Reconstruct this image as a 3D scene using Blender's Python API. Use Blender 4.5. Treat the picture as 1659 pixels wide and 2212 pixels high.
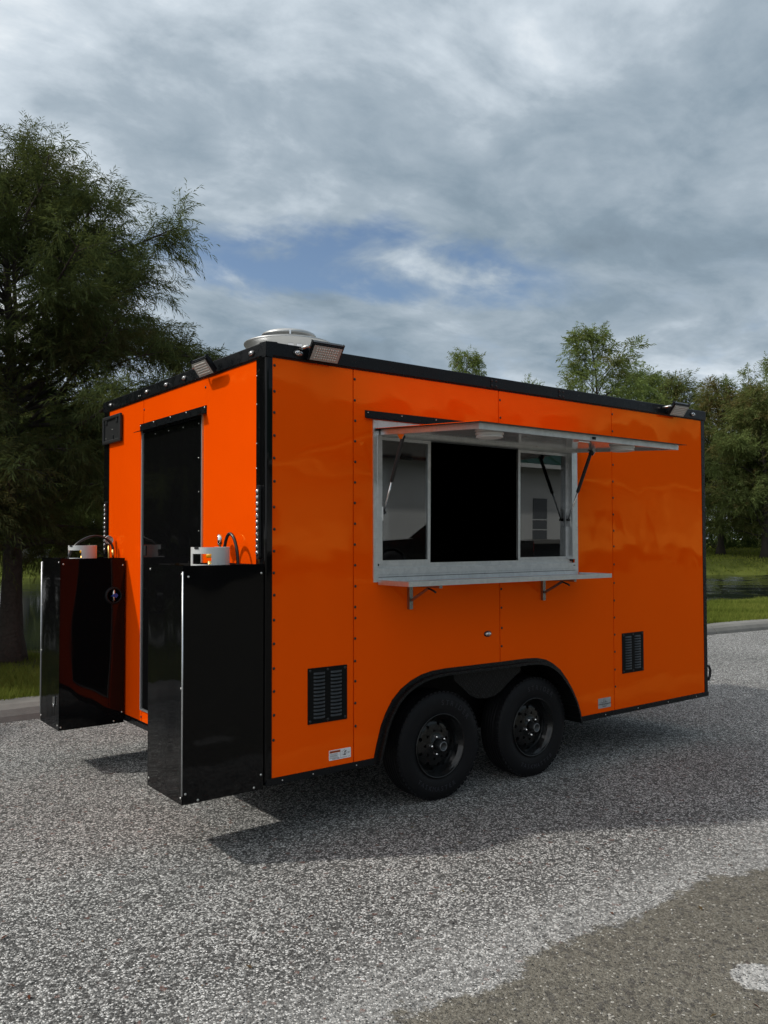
import bpy, bmesh, math, random
import numpy as np
from mathutils import Vector, Matrix
from mathutils.geometry import tessellate_polygon

for o in list(bpy.data.objects): bpy.data.objects.remove(o, do_unlink=True)
SC = bpy.context.scene
COL = SC.collection
R = math.radians

# ------------------------------------------------------------------ camera
CAMLOC = Vector((-2.2799, -4.0483, 1.6639))
YAW, PITCH, ROLL = 0.9186, 0.0323, -0.0023
_F = Vector((math.cos(PITCH)*math.cos(YAW), math.cos(PITCH)*math.sin(YAW), math.sin(PITCH)))
_R = Vector((math.sin(YAW), -math.cos(YAW), 0)); _U = _R.cross(_F)
_R2 = _R*math.cos(ROLL) + _U*math.sin(ROLL); _U2 = _U*math.cos(ROLL) - _R*math.sin(ROLL)
cd = bpy.data.cameras.new('camera'); cam = bpy.data.objects.new('camera', cd); COL.objects.link(cam)
cd.sensor_fit = 'HORIZONTAL'; cd.sensor_width = 36; cd.lens = 1811.75/1659*36
cd.clip_start = 0.05; cd.clip_end = 3000
M3 = Matrix((_R2, _U2, -_F)).transposed()
cam.matrix_world = Matrix.Translation(CAMLOC) @ M3.to_4x4()
SC.camera = cam

# ------------------------------------------------------------------ light, sky, exposure
SUN_TO = Vector((0.87, -0.50, -1.0)).normalized()      # the way sunlight travels
S = -SUN_TO
EXPOSURE = 0.26
SC.view_settings.view_transform = 'Standard'
try: SC.view_settings.look = 'None'
except Exception: pass
SC.view_settings.exposure = EXPOSURE
SC.view_settings.gamma = 1.0
SC.view_settings.use_curve_mapping = False

sd = bpy.data.lights.new('sun', 'SUN'); sd.energy = 2.2; sd.angle = R(2.2); sd.color = (1.0, 0.95, 0.87)
so = bpy.data.objects.new('sun', sd); COL.objects.link(so); so.location = (-20, 12, 30)
so.rotation_euler = SUN_TO.to_track_quat('-Z', 'Y').to_euler()

class NT:
    """small helper round a node tree"""
    def __init__(s, nt): s.nt = nt
    def n(s, t, **k):
        nd = s.nt.nodes.new(t)
        for a, v in k.items(): setattr(nd, a, v)
        return nd
    def l(s, a, b): s.nt.links.new(a, b)
    def put(s, sock, v):
        if isinstance(v, bpy.types.NodeSocket): s.l(v, sock)
        elif v is not None: sock.default_value = v
    def m(s, op, a, b=None, c=None, clamp=False):
        nd = s.n('ShaderNodeMath', operation=op); nd.use_clamp = clamp
        s.put(nd.inputs[0], a)
        if b is not None: s.put(nd.inputs[1], b)
        if c is not None: s.put(nd.inputs[2], c)
        return nd.outputs[0]
    def ss(s, x, a, b, lo=0.0, hi=1.0):
        nd = s.n('ShaderNodeMapRange', interpolation_type='SMOOTHSTEP')
        s.put(nd.inputs[0], x); nd.inputs[1].default_value = a; nd.inputs[2].default_value = b
        nd.inputs[3].default_value = lo; nd.inputs[4].default_value = hi
        return nd.outputs[0]
    def mix(s, f, a, b, mode='MIX'):
        nd = s.n('ShaderNodeMix', data_type='RGBA', blend_type=mode)
        s.put(nd.inputs[0], f); s.put(nd.inputs[6], a if not isinstance(a, tuple) else (*a[:3], 1)); s.put(nd.inputs[7], b if not isinstance(b, tuple) else (*b[:3], 1))
        return nd.outputs[2]
    def noise(s, vec, scale, detail=4, rough=0.55, dist=0.0, out=0):
        nd = s.n('ShaderNodeTexNoise'); s.put(nd.inputs['Vector'], vec)
        nd.inputs['Scale'].default_value = scale; nd.inputs['Detail'].default_value = detail
        nd.inputs['Roughness'].default_value = rough; nd.inputs['Distortion'].default_value = dist
        return nd.outputs[out]
    def map(s, vec, loc=(0,0,0), rot=(0,0,0), sc=(1,1,1)):
        nd = s.n('ShaderNodeMapping'); s.put(nd.inputs[0], vec)
        nd.inputs[1].default_value = loc; nd.inputs[2].default_value = rot; nd.inputs[3].default_value = sc
        return nd.outputs[0]
    def ramp(s, f, stops):
        nd = s.n('ShaderNodeValToRGB'); s.put(nd.inputs[0], f)
        el = nd.color_ramp.elements
        while len(el) < len(stops): el.new(0.5)
        for e, (p, c) in zip(el, stops): e.position = p; e.color = (*c[:3], 1) if not isinstance(c, (int, float)) else (c, c, c, 1)
        return nd.outputs[0]

W = bpy.data.worlds.new('World'); SC.world = W; W.use_nodes = True
wt = NT(W.node_tree); W.node_tree.nodes.clear()
sky = wt.n('ShaderNodeTexSky', sky_type='NISHITA'); sky.sun_disc = False
sky.sun_elevation = math.asin(S.z); sky.sun_rotation = math.atan2(S.x, S.y)
sky.air_density = 1.0; sky.dust_density = 0.6; sky.ozone_density = 1.5
tc = wt.n('ShaderNodeTexCoord'); sep = wt.n('ShaderNodeSeparateXYZ'); wt.l(tc.outputs['Generated'], sep.inputs[0])
dx, dy, dz = sep.outputs
den = wt.m('ADD', wt.m('MAXIMUM', dz, 0.0), 0.22)
px, py = wt.m('DIVIDE', dx, den), wt.m('DIVIDE', dy, den)
cmb = wt.n('ShaderNodeCombineXYZ'); wt.l(px, cmb.inputs[0]); wt.l(py, cmb.inputs[1])
CP = cmb.outputs[0]
# cloud sheet: broad grey banks, bright ragged edges, streaky towards the horizon
big = wt.noise(wt.map(CP, (3.1, 1.7, 0), (0, 0, R(35))), 0.85, 3, 0.5, 0.4)
mid = wt.noise(wt.map(CP, (7.3, 2.2, 0), (0, 0, R(20)), (1, 1.25, 1)), 3.0, 7, 0.56, 0.35)
fin = wt.noise(wt.map(CP, (1.3, 9.2, 0), (0, 0, R(-38)), (0.9, 1.15, 1)), 6.5, 7, 0.60, 0.3)
sundot = wt.n('ShaderNodeVectorMath', operation='DOT_PRODUCT'); wt.l(tc.outputs['Generated'], sundot.inputs[0]); sundot.inputs[1].default_value = tuple(S)
glow = wt.ss(sundot.outputs['Value'], 0.05, 1.0)
bri = wt.m('ADD', wt.m('MULTIPLY', big, 0.62), wt.m('ADD', wt.m('MULTIPLY', mid, 0.62), wt.m('MULTIPLY', fin, 0.26)))
bri = wt.m('ADD', bri, wt.m('MULTIPLY', glow, 0.58))
bri = wt.m('ADD', bri, wt.ss(dz, 0.34, 0.02, 0.0, 0.20))
CLOUDK = 10.0
ccol = wt.ramp(wt.m('MULTIPLY', wt.m('SUBTRACT', bri, 0.510), 1.62), [(0.0, (0.150, 0.200, 0.250)), (0.28, (0.215, 0.280, 0.340)), (0.50, (0.325, 0.390, 0.450)), (0.70, (0.52, 0.585, 0.645)), (0.88, (0.77, 0.81, 0.84)), (1.0, (0.88, 0.89, 0.90))])
# blue gap low in the bank and thin places near the horizon
hv = wt.n('ShaderNodeVectorMath', operation='SUBTRACT'); wt.l(CP, hv.inputs[0]); hv.inputs[1].default_value = (1.045, 1.455, 0)
warp = wt.n('ShaderNodeVectorMath', operation='ADD'); wt.l(hv.outputs[0], warp.inputs[0])
wn = wt.n('ShaderNodeVectorMath', operation='MULTIPLY_ADD'); wt.put(wn.inputs[0], wt.noise(CP, 3.4, 5, 0.6, 0.3, out=1)); wn.inputs[1].default_value = (0.42, 0.42, 0); wn.inputs[2].default_value = (-0.21, -0.21, 0)
wt.l(wn.outputs[0], warp.inputs[1])
hl = wt.n('ShaderNodeVectorMath', operation='LENGTH'); wt.put(hl.inputs[0], wt.map(warp.outputs[0], (0, 0, 0), (0, 0, R(-37.4)), (1, 1, 1)))
mp = hl.inputs[0].links[0].from_node; mp.vector_type = 'TEXTURE'; mp.inputs[2].default_value = (0, 0, R(-31.3)); mp.inputs[3].default_value = (0.45, 0.135, 1)
hole = wt.ss(hl.outputs['Value'], 1.35, 0.60)
thin = wt.m('MULTIPLY', wt.ss(fin, 0.50, 0.72), wt.ss(dz, 0.36, 0.06, 0.0, 0.55))
clear = wt.m('MAXIMUM', wt.m('MULTIPLY', hole, wt.ss(mid, 0.70, 0.50)), thin)
skyk = wt.n('ShaderNodeVectorMath', operation='SCALE'); wt.l(sky.outputs[0], skyk.inputs[0]); skyk.inputs['Scale'].default_value = 0.9
clk = wt.n('ShaderNodeVectorMath', operation='SCALE'); wt.l(ccol, clk.inputs[0]); clk.inputs['Scale'].default_value = CLOUDK
wcol = wt.mix(clear, clk.outputs[0], skyk.outputs[0])
bg = wt.n('ShaderNodeBackground'); bg.inputs[1].default_value = 0.1; wt.l(wcol, bg.inputs[0])
wo = wt.n('ShaderNodeOutputWorld'); wt.l(bg.outputs[0], wo.inputs[0])

# ------------------------------------------------------------------ materials
MATS = {}
def new_mat(name):
    m = bpy.data.materials.new(name); m.use_nodes = True
    t = NT(m.node_tree); b = m.node_tree.nodes['Principled BSDF']
    MATS[name] = m
    return m, t, b
def obj_co(t):
    return t.n('ShaderNodeNewGeometry').outputs['Position']
def simple(name, col, rough=0.5, metal=0.0, var=0.0, vscale=8.0, bump=0.0, bscale=60.0, coat=0.0, spec=None, rvar=0.0):
    m, t, b = new_mat(name); P = obj_co(t)
    b.inputs['Metallic'].default_value = metal; b.inputs['Coat Weight'].default_value = coat; b.inputs['Coat Roughness'].default_value = 0.05
    if spec is not None: b.inputs['Specular IOR Level'].default_value = spec
    if var > 0:
        n = t.noise(P, vscale, 5, 0.6)
        c = t.mix(n, tuple(x*(1-var) for x in col), tuple(min(1, x*(1+var)) for x in col)); t.l(c, b.inputs['Base Color'])
    else: b.inputs['Base Color'].default_value = (*col, 1)
    if rvar > 0:
        t.put(b.inputs['Roughness'], t.ss(t.noise(P, vscale*2, 4, 0.6), 0.3, 0.7, max(0.02, rough-rvar), rough+rvar))
    else: b.inputs['Roughness'].default_value = rough
    if bump > 0:
        bp = t.n('ShaderNodeBump'); bp.inputs['Strength'].default_value = 1.0; bp.inputs['Distance'].default_value = bump
        t.put(bp.inputs['Height'], t.noise(P, bscale, 3, 0.5)); t.l(bp.outputs[0], b.inputs['Normal'])
    return m

def orange_paint():
    """gloss orange: diffuse pigment under an orange-tinted gloss, sheets slightly wavy"""
    m, t, b = new_mat('orange_paint'); P = obj_co(t); nt = m.node_tree; out = nt.nodes['Material Output']; nt.nodes.remove(b)
    n = t.noise(P, 1.7, 4, 0.6)
    fl = t.ss(t.noise(P, 38, 3, 0.5), 0.66, 0.80)
    c = t.mix(n, (0.92, 0.079, 0.0005), (0.98, 0.091, 0.0007))
    c = t.mix(t.m('MULTIPLY', fl, 0.10), c, (0.93, 0.13, 0.008))
    bp = t.n('ShaderNodeBump'); bp.inputs['Strength'].default_value = 1.0; bp.inputs['Distance'].default_value = 0.012
    t.put(bp.inputs['Height'], t.m('ADD', t.noise(P, 1.3, 2, 0.5), t.m('MULTIPLY', t.noise(P, 4.2, 1, 0.4), 0.14)))
    d = t.n('ShaderNodeBsdfDiffuse'); t.l(c, d.inputs[0]); t.l(bp.outputs[0], d.inputs['Normal'])
    g = t.n('ShaderNodeBsdfGlossy'); g.inputs[0].default_value = (1.0, 0.48, 0.06, 1); t.l(bp.outputs[0], g.inputs['Normal'])
    t.put(g.inputs['Roughness'], t.ss(t.noise(P, 5, 4, 0.6), 0.3, 0.75, 0.03, 0.08))
    fr = t.n('ShaderNodeFresnel'); fr.inputs[0].default_value = 1.72; t.l(bp.outputs[0], fr.inputs['Normal'])
    mx = t.n('ShaderNodeMixShader'); t.l(fr.outputs[0], mx.inputs[0]); t.l(d.outputs[0], mx.inputs[1]); t.l(g.outputs[0], mx.inputs[2]); t.l(mx.outputs[0], out.inputs[0])
    return m
orange_paint()
def black_gloss():
    m, t, b = new_mat('black_gloss'); P = obj_co(t)
    b.inputs['Base Color'].default_value = (0.0035, 0.0036, 0.004, 1)
    t.put(b.inputs['Roughness'], t.ss(t.noise(P, 7, 4, 0.6), 0.35, 0.8, 0.03, 0.07))
    b.inputs['Specular IOR Level'].default_value = 0.22
    bp = t.n('ShaderNodeBump'); bp.inputs['Distance'].default_value = 0.010; bp.inputs['Strength'].default_value = 1.0
    t.put(bp.inputs['Height'], t.noise(t.map(P, sc=(1.5, 1.5, 0.5)), 2.2, 1, 0.4)); t.l(bp.outputs[0], b.inputs['Normal']); return m
black_gloss()
simple('black_trim', (0.0045, 0.0055, 0.007), 0.30, spec=0.22, bump=0.0006, bscale=14, rvar=0.08)
simple('black_matt', (0.005, 0.0053, 0.0056), 0.5, spec=0.12, var=0.2)
simple('black_plastic', (0.016, 0.017, 0.018), 0.42, spec=0.4, bump=0.0003, bscale=300)
simple('interior_black', (0.0075, 0.0078, 0.008), 0.55, spec=0.2)
simple('rubber', (0.0065, 0.0066, 0.0078), 0.60, spec=0.20, var=0.3, vscale=20, bump=0.0008, bscale=90)
simple('rubber_letter', (0.022, 0.023, 0.030), 0.5, spec=0.4)
simple('rim_black', (0.0045, 0.005, 0.0055), 0.18, spec=0.42, rvar=0.08, vscale=15)
simple('chrome', (0.72, 0.73, 0.74), 0.14, 1.0, var=0.08, vscale=40)
simple('screw_steel', (0.62, 0.62, 0.60), 0.3, 1.0)
simple('white_wall', (0.74, 0.74, 0.72), 0.7, var=0.06, vscale=1.2)
simple('white_ceiling', (0.50, 0.515, 0.52), 0.12, var=0.03, vscale=4, spec=0.5)
simple('light_plastic', (0.66, 0.66, 0.65), 0.35, var=0.05)
simple('brass', (0.50, 0.32, 0.10), 0.28, 1.0, var=0.15, vscale=60)
simple('yellow_knob', (0.75, 0.36, 0.01), 0.35)
simple('blue_handle', (0.01, 0.06, 0.30), 0.35)
simple('red_paint', (0.30, 0.012, 0.006), 0.4)
simple('tank_white', (0.62, 0.63, 0.62), 0.38, var=0.07, vscale=18, bump=0.0006, bscale=55)
simple('sticker_white', (0.74, 0.74, 0.76), 0.4, var=0.04, vscale=60)
simple('sticker_grey', (0.36, 0.37, 0.38), 0.4, var=0.06, vscale=60)
simple('ink', (0.012, 0.012, 0.013), 0.5)
simple('warn_orange', (0.62, 0.10, 0.006), 0.45)
simple('gauge_face', (0.70, 0.70, 0.69), 0.3)
simple('green_roof', (0.012, 0.055, 0.036), 0.35, var=0.15, vscale=0.6)
simple('door_grey', (0.16, 0.17, 0.18), 0.5, var=0.05)
simple('car_black', (0.006, 0.0065, 0.007), 0.12, coat=0.6)
simple('tail_red', (0.35, 0.01, 0.01), 0.2)
simple('dark_glass', (0.01, 0.011, 0.012), 0.04, spec=0.6)
simple('stop_yellow', (0.65, 0.42, 0.03), 0.6)
def aluminium(name, base, rough):
    m, t, b = new_mat(name); P = obj_co(t)
    sm = t.noise(t.map(P, sc=(1.0, 1.0, 1.0)), 16, 6, 0.68, 0.8)
    st = t.noise(t.map(P, sc=(2.0, 2.0, 40.0)), 3.0, 4, 0.6)
    c = t.mix(t.ss(sm, 0.30, 0.72), tuple(x*0.88 for x in base), tuple(min(1, x*1.06) for x in base))
    c = t.mix(t.m('MULTIPLY', t.ss(st, 0.45, 0.75), 0.25), c, tuple(x*0.75 for x in base))
    t.l(c, b.inputs['Base Color']); b.inputs['Metallic'].default_value = 0.85
    t.put(b.inputs['Roughness'], t.ss(sm, 0.3, 0.7, rough+0.06, rough-0.04)); return m
aluminium('aluminium', (0.66, 0.68, 0.69), 0.36)
aluminium('galvanised', (0.62, 0.63, 0.635), 0.34)
simple('bracket_steel', (0.30, 0.30, 0.29), 0.25, 0.9, var=0.2, vscale=30)
simple('fan_metal', (0.47, 0.475, 0.47), 0.36, 0.8, var=0.06, vscale=5)
def glass():
    m, t, b = new_mat('window_glass')
    b.inputs['Base Color'].default_value = (0.012, 0.013, 0.014, 1); b.inputs['Roughness'].default_value = 0.012
    b.inputs['Specular IOR Level'].default_value = 0.95
    nt = m.node_tree; out = nt.nodes['Material Output']
    tr = t.n('ShaderNodeBsdfTransparent'); tr.inputs[0].default_value = (0.35, 0.37, 0.38, 1)
    fr = t.n('ShaderNodeFresnel'); fr.inputs[0].default_value = 1.62
    gl = t.n('ShaderNodeBsdfGlossy'); gl.inputs['Roughness'].default_value = 0.008; gl.inputs[0].default_value = (0.95, 0.98, 1.0, 1)
    mx = t.n('ShaderNodeMixShader'); t.put(mx.inputs[0], t.m('MULTIPLY', fr.outputs[0], 1.9, clamp=True)); t.l(tr.outputs[0], mx.inputs[1]); t.l(gl.outputs[0], mx.inputs[2]); t.l(mx.outputs[0], out.inputs[0])
    return m
glass()
def lens_mat():
    m, t, b = new_mat('clear_lens'); P = obj_co(t)
    c = t.mix(t.ss(t.noise(P, 140, 2, 0.5), 0.38, 0.62), (0.12, 0.12, 0.125), (0.92, 0.92, 0.93)); t.l(c, b.inputs['Base Color'])
    b.inputs['Metallic'].default_value = 0.75; b.inputs['Roughness'].default_value = 0.12; b.inputs['Coat Weight'].default_value = 0.5
    return m
lens_mat()
simple('led_panel', (0.36, 0.355, 0.33), 0.35, var=0.1, vscale=60, spec=0.5)
simple('led_dot', (0.66, 0.65, 0.61), 0.2, spec=0.6)
def tread_plate():
    m, t, b = new_mat('tread_plate'); P = obj_co(t)
    b.inputs['Base Color'].default_value = (0.0045, 0.005, 0.0055, 1); b.inputs['Roughness'].default_value = 0.32; b.inputs['Specular IOR Level'].default_value = 0.22
    sp = t.n('ShaderNodeSeparateXYZ'); t.l(P, sp.inputs[0])
    g = 0.030
    def bars(a, sgn):
        u = t.m('ADD', sp.outputs[0], t.m('MULTIPLY', sp.outputs[2], sgn)); v = t.m('SUBTRACT', sp.outputs[2], t.m('MULTIPLY', sp.outputs[0], sgn))
        fu = t.m('ABSOLUTE', t.m('SUBTRACT', t.m('FRACT', t.m('ADD', t.m('DIVIDE', u, g*2), a)), 0.5)); fv = t.m('ABSOLUTE', t.m('SUBTRACT', t.m('FRACT', t.m('ADD', t.m('DIVIDE', v, g), a)), 0.5))
        return t.m('MULTIPLY', t.ss(fu, 0.30, 0.18), t.ss(fv, 0.15, 0.05))
    h = t.m('MAXIMUM', bars(0.0, 1.0), bars(0.5, -1.0))
    bp = t.n('ShaderNodeBump'); bp.inputs['Distance'].default_value = 0.003; bp.inputs['Strength'].default_value = 1.0
    t.put(bp.inputs['Height'], h); t.l(bp.outputs[0], b.inputs['Normal']); return m
tread_plate()
def asphalt():
    m, t, b = new_mat('gravel_asphalt'); P = obj_co(t)
    sp = t.n('ShaderNodeSeparateXYZ'); t.l(P, sp.inputs[0])
    flat = t.n('ShaderNodeCombineXYZ'); t.l(sp.outputs[0], flat.inputs[0]); t.l(sp.outputs[1], flat.inputs[1]); Q = flat.outputs[0]
    wq = t.n('ShaderNodeVectorMath', operation='MULTIPLY_ADD'); t.put(wq.inputs[0], t.noise(Q, 60, 2, 0.5, out=1)); wq.inputs[1].default_value = (0.006, 0.006, 0); t.l(Q, wq.inputs[2])
    v1 = t.n('ShaderNodeTexVoronoi', feature='F1'); t.l(wq.outputs[0], v1.inputs['Vector']); v1.inputs['Scale'].default_value = 124; v1.inputs['Randomness'].default_value = 1.0
    v2 = t.n('ShaderNodeTexVoronoi', feature='F1'); t.l(wq.outputs[0], v2.inputs['Vector']); v2.inputs['Scale'].default_value = 52
    s1 = t.n('ShaderNodeSeparateColor'); t.l(v1.outputs['Color'], s1.inputs[0])
    s2 = t.n('ShaderNodeSeparateColor'); t.l(v2.outputs['Color'], s2.inputs[0])
    big = t.noise(Q, 0.55, 4, 0.55, 0.4); med = t.noise(Q, 7.5, 5, 0.65)
    clump = t.noise(Q, 30, 3, 0.6)
    # small stones: pale shell and quartz among dark basalt
    val = t.m('ADD', s1.outputs[0], t.m('MULTIPLY', t.m('SUBTRACT', clump, 0.5), 0.30))
    val = t.m('ADD', val, t.m('MULTIPLY', t.m('SUBTRACT', med, 0.5), 0.25))
    val = t.m('ADD', val, t.m('MULTIPLY', t.m('SUBTRACT', big, 0.5), 0.35))
    stone = t.ramp(val, [(0.08, (0.052, 0.053, 0.052)), (0.38, (0.130, 0.130, 0.126)), (0.58, (0.245, 0.243, 0.234)), (0.77, (0.50, 0.494, 0.475)), (1.0, (0.86, 0.853, 0.83))])
    stone = t.mix(t.m('MULTIPLY', t.ss(s2.outputs[0], 0.90, 0.92), 0.85), stone, (0.062, 0.060, 0.058))     # larger dark chips
    stone = t.mix(t.m('MULTIPLY', t.ss(s2.outputs[1], 0.985, 0.99), 0.7), stone, (0.17, 0.07, 0.05))      # a few reddish ones
    gap = t.ss(v1.outputs['Distance'], 0.42, 0.66)
    stone = t.mix(t.m('MULTIPLY', gap, 0.60), stone, (0.040, 0.040, 0.038))
    # worn, silted patch in front of the camera
    wn = t.noise(Q, 1.9, 6, 0.62, 0.3); wn2 = t.noise(Q, 24, 3, 0.6)
    edge = t.m('ADD', sp.outputs[1], t.m('ADD', t.m('MULTIPLY', t.m('SUBTRACT', wn, 0.5), 0.55), t.m('MULTIPLY', t.m('SUBTRACT', wn2, 0.5), 0.13)))
    edge = t.m('ADD', edge, t.m('MULTIPLY', sp.outputs[0], 0.02))
    silt = t.ss(edge, -1.69, -1.745)
    cx = t.m('DIVIDE', t.m('SUBTRACT', sp.outputs[0], 0.815), 0.115); cy = t.m('DIVIDE', t.m('ADD', sp.outputs[1], 2.335), 0.105)
    rot = t.m('SQRT', t.m('ADD', t.m('MULTIPLY', cx, cx), t.m('MULTIPLY', cy, cy)))
    spot = t.ss(t.m('ADD', rot, t.m('MULTIPLY', t.m('SUBTRACT', wn2, 0.5), 0.7)), 1.0, 0.86)
    silt = t.m('MULTIPLY', silt, t.m('SUBTRACT', 1.0, spot))
    dust = t.mix(t.noise(Q, 2.3, 5, 0.6), (0.112, 0.102, 0.080), (0.196, 0.181, 0.146))
    dust = t.mix(t.m('MULTIPLY', t.ss(t.noise(Q, 11, 5, 0.7), 0.5, 0.75), 0.5), dust, (0.060, 0.055, 0.047))
    dust = t.mix(t.m('MULTIPLY', t.ss(s1.outputs[0], 0.55, 1.0), 0.38), dust, (0.25, 0.234, 0.195))
    dust = t.mix(t.m('MULTIPLY', t.ss(s1.outputs[0], 0.975, 0.985), 0.8), dust, (0.48, 0.46, 0.41))
    dust = t.mix(t.m('MULTIPLY', t.ss(t.m('SUBTRACT', 1.0, s1.outputs[0]), 0.55, 1.0), 0.5), dust, (0.045, 0.042, 0.037))
    dust = t.mix(t.m('MULTIPLY', t.ss(s2.outputs[2], 0.86, 0.90), 0.55), dust, (0.045, 0.042, 0.040))
    # pale fines washed against the patch
    pale = t.m('MULTIPLY', t.ss(edge, -1.10, -1.68), t.m('SUBTRACT', 1.0, silt))
    pale = t.m('MAXIMUM', t.m('MULTIPLY', pale, 0.34), t.m('MULTIPLY', spot, t.ss(s1.outputs[2], 0.15, 0.5, 0.15, 0.80)))
    stone = t.mix(t.m('MULTIPLY', pale, t.ss(clump, 0.25, 0.6)), stone, (0.50, 0.495, 0.475))
    t.l(t.mix(t.m('MULTIPLY', silt, 0.93), stone, dust), b.inputs['Base Color'])
    b.inputs['Roughness'].default_value = 0.82; b.inputs['Specular IOR Level'].default_value = 0.25
    hgt = t.m('SUBTRACT', t.m('MULTIPLY', t.m('ADD', s1.outputs[1], 0.3), t.ss(v1.outputs['Distance'], 0.62, 0.1)), t.m('MULTIPLY', silt, t.m('MULTIPLY', s1.outputs[1], 0.4)))
    bp = t.n('ShaderNodeBump'); bp.inputs['Distance'].default_value = 0.0045; bp.inputs['Strength'].default_value = 0.9
    t.put(bp.inputs['Height'], hgt); t.l(bp.outputs[0], b.inputs['Normal']); return m
asphalt()
def lawn_mat():
    m, t, b = new_mat('lawn'); P = obj_co(t)
    c = t.mix(t.noise(P, 1.1, 5, 0.6), (0.075, 0.100, 0.018), (0.140, 0.160, 0.032))
    c = t.mix(t.m('MULTIPLY', t.ss(t.noise(P, 14, 4, 0.65), 0.5, 0.75), 0.5), c, (0.19, 0.185, 0.055))
    t.l(c, b.inputs['Base Color']); b.inputs['Roughness'].default_value = 0.9; b.inputs['Specular IOR Level'].default_value = 0.1
    bp = t.n('ShaderNodeBump'); bp.inputs['Distance'].default_value = 0.05; t.put(bp.inputs['Height'], t.noise(P, 22, 4, 0.7)); t.l(bp.outputs[0], b.inputs['Normal'])
    return m
lawn_mat()
simple('mulch', (0.075, 0.062, 0.050), 0.95, var=0.5, vscale=25, bump=0.02, bscale=40, spec=0.1)
simple('concrete', (0.20, 0.195, 0.18), 0.85, var=0.38, vscale=4.5, bump=0.004, bscale=70, spec=0.2)
simple('bark', (0.055, 0.048, 0.042), 0.9, var=0.55, vscale=22, bump=0.02, bscale=30, spec=0.1)
simple('bark_pale', (0.17, 0.16, 0.145), 0.9, var=0.4, vscale=12, bump=0.02, bscale=20, spec=0.1)
def water_mat():
    m, t, b = new_mat('pond_water'); P = obj_co(t)
    b.inputs['Base Color'].default_value = (0.006, 0.009, 0.009, 1); b.inputs['Roughness'].default_value = 0.04; b.inputs['IOR'].default_value = 1.33
    sp = t.n('ShaderNodeSeparateXYZ'); t.l(P, sp.inputs[0])
    calm = t.ss(sp.outputs[0], 4.0, 14.0, 0.08, 1.0)      # sheltered under the trees, wind-ruffled in the open
    h = t.m('ADD', t.noise(t.map(P, rot=(0, 0, R(34)), sc=(0.6, 1.5, 1)), 0.95, 5, 0.62, 0.3), t.m('MULTIPLY', t.noise(P, 0.3, 2, 0.5), 0.5))
    bp = t.n('ShaderNodeBump'); bp.inputs['Distance'].default_value = 0.04; t.put(bp.inputs['Strength'], calm); t.put(bp.inputs['Height'], h); t.l(bp.outputs[0], b.inputs['Normal'])
    return m
water_mat()
def leaf_mat(name, dark, mid, light, transl=0.25):
    m, t, b = new_mat(name)
    at = t.n('ShaderNodeAttribute'); at.attribute_name = 'tint'
    c = t.ramp(at.outputs['Fac'], [(0.0, dark), (0.5, mid), (1.0, light)])
    nt = m.node_tree; out = nt.nodes['Material Output']; nt.nodes.remove(b)
    d = t.n('ShaderNodeBsdfDiffuse'); t.l(c, d.inputs[0]); tl = t.n('ShaderNodeBsdfTranslucent'); t.l(t.mix(0.5, c, (0.10, 0.12, 0.02)), tl.inputs[0])
    mx = t.n('ShaderNodeMixShader'); mx.inputs[0].default_value = transl; t.l(d.outputs[0], mx.inputs[1]); t.l(tl.outputs[0], mx.inputs[2]); t.l(mx.outputs[0], out.inputs[0])
    return m
leaf_mat('cypress_near', (0.074, 0.068, 0.032), (0.064, 0.086, 0.036), (0.120, 0.150, 0.054), 0.42)
leaf_mat('cypress_far', (0.175, 0.140, 0.058), (0.122, 0.155, 0.056), (0.180, 0.230, 0.075), 0.45)
leaf_mat('cypress_bright', (0.160, 0.145, 0.055), (0.165, 0.220, 0.072), (0.235, 0.305, 0.095), 0.5)
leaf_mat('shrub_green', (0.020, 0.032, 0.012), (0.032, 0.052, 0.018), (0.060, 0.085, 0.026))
leaf_mat('grass_green', (0.100, 0.128, 0.022), (0.175, 0.220, 0.040), (0.280, 0.295, 0.070), 0.42)

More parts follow.
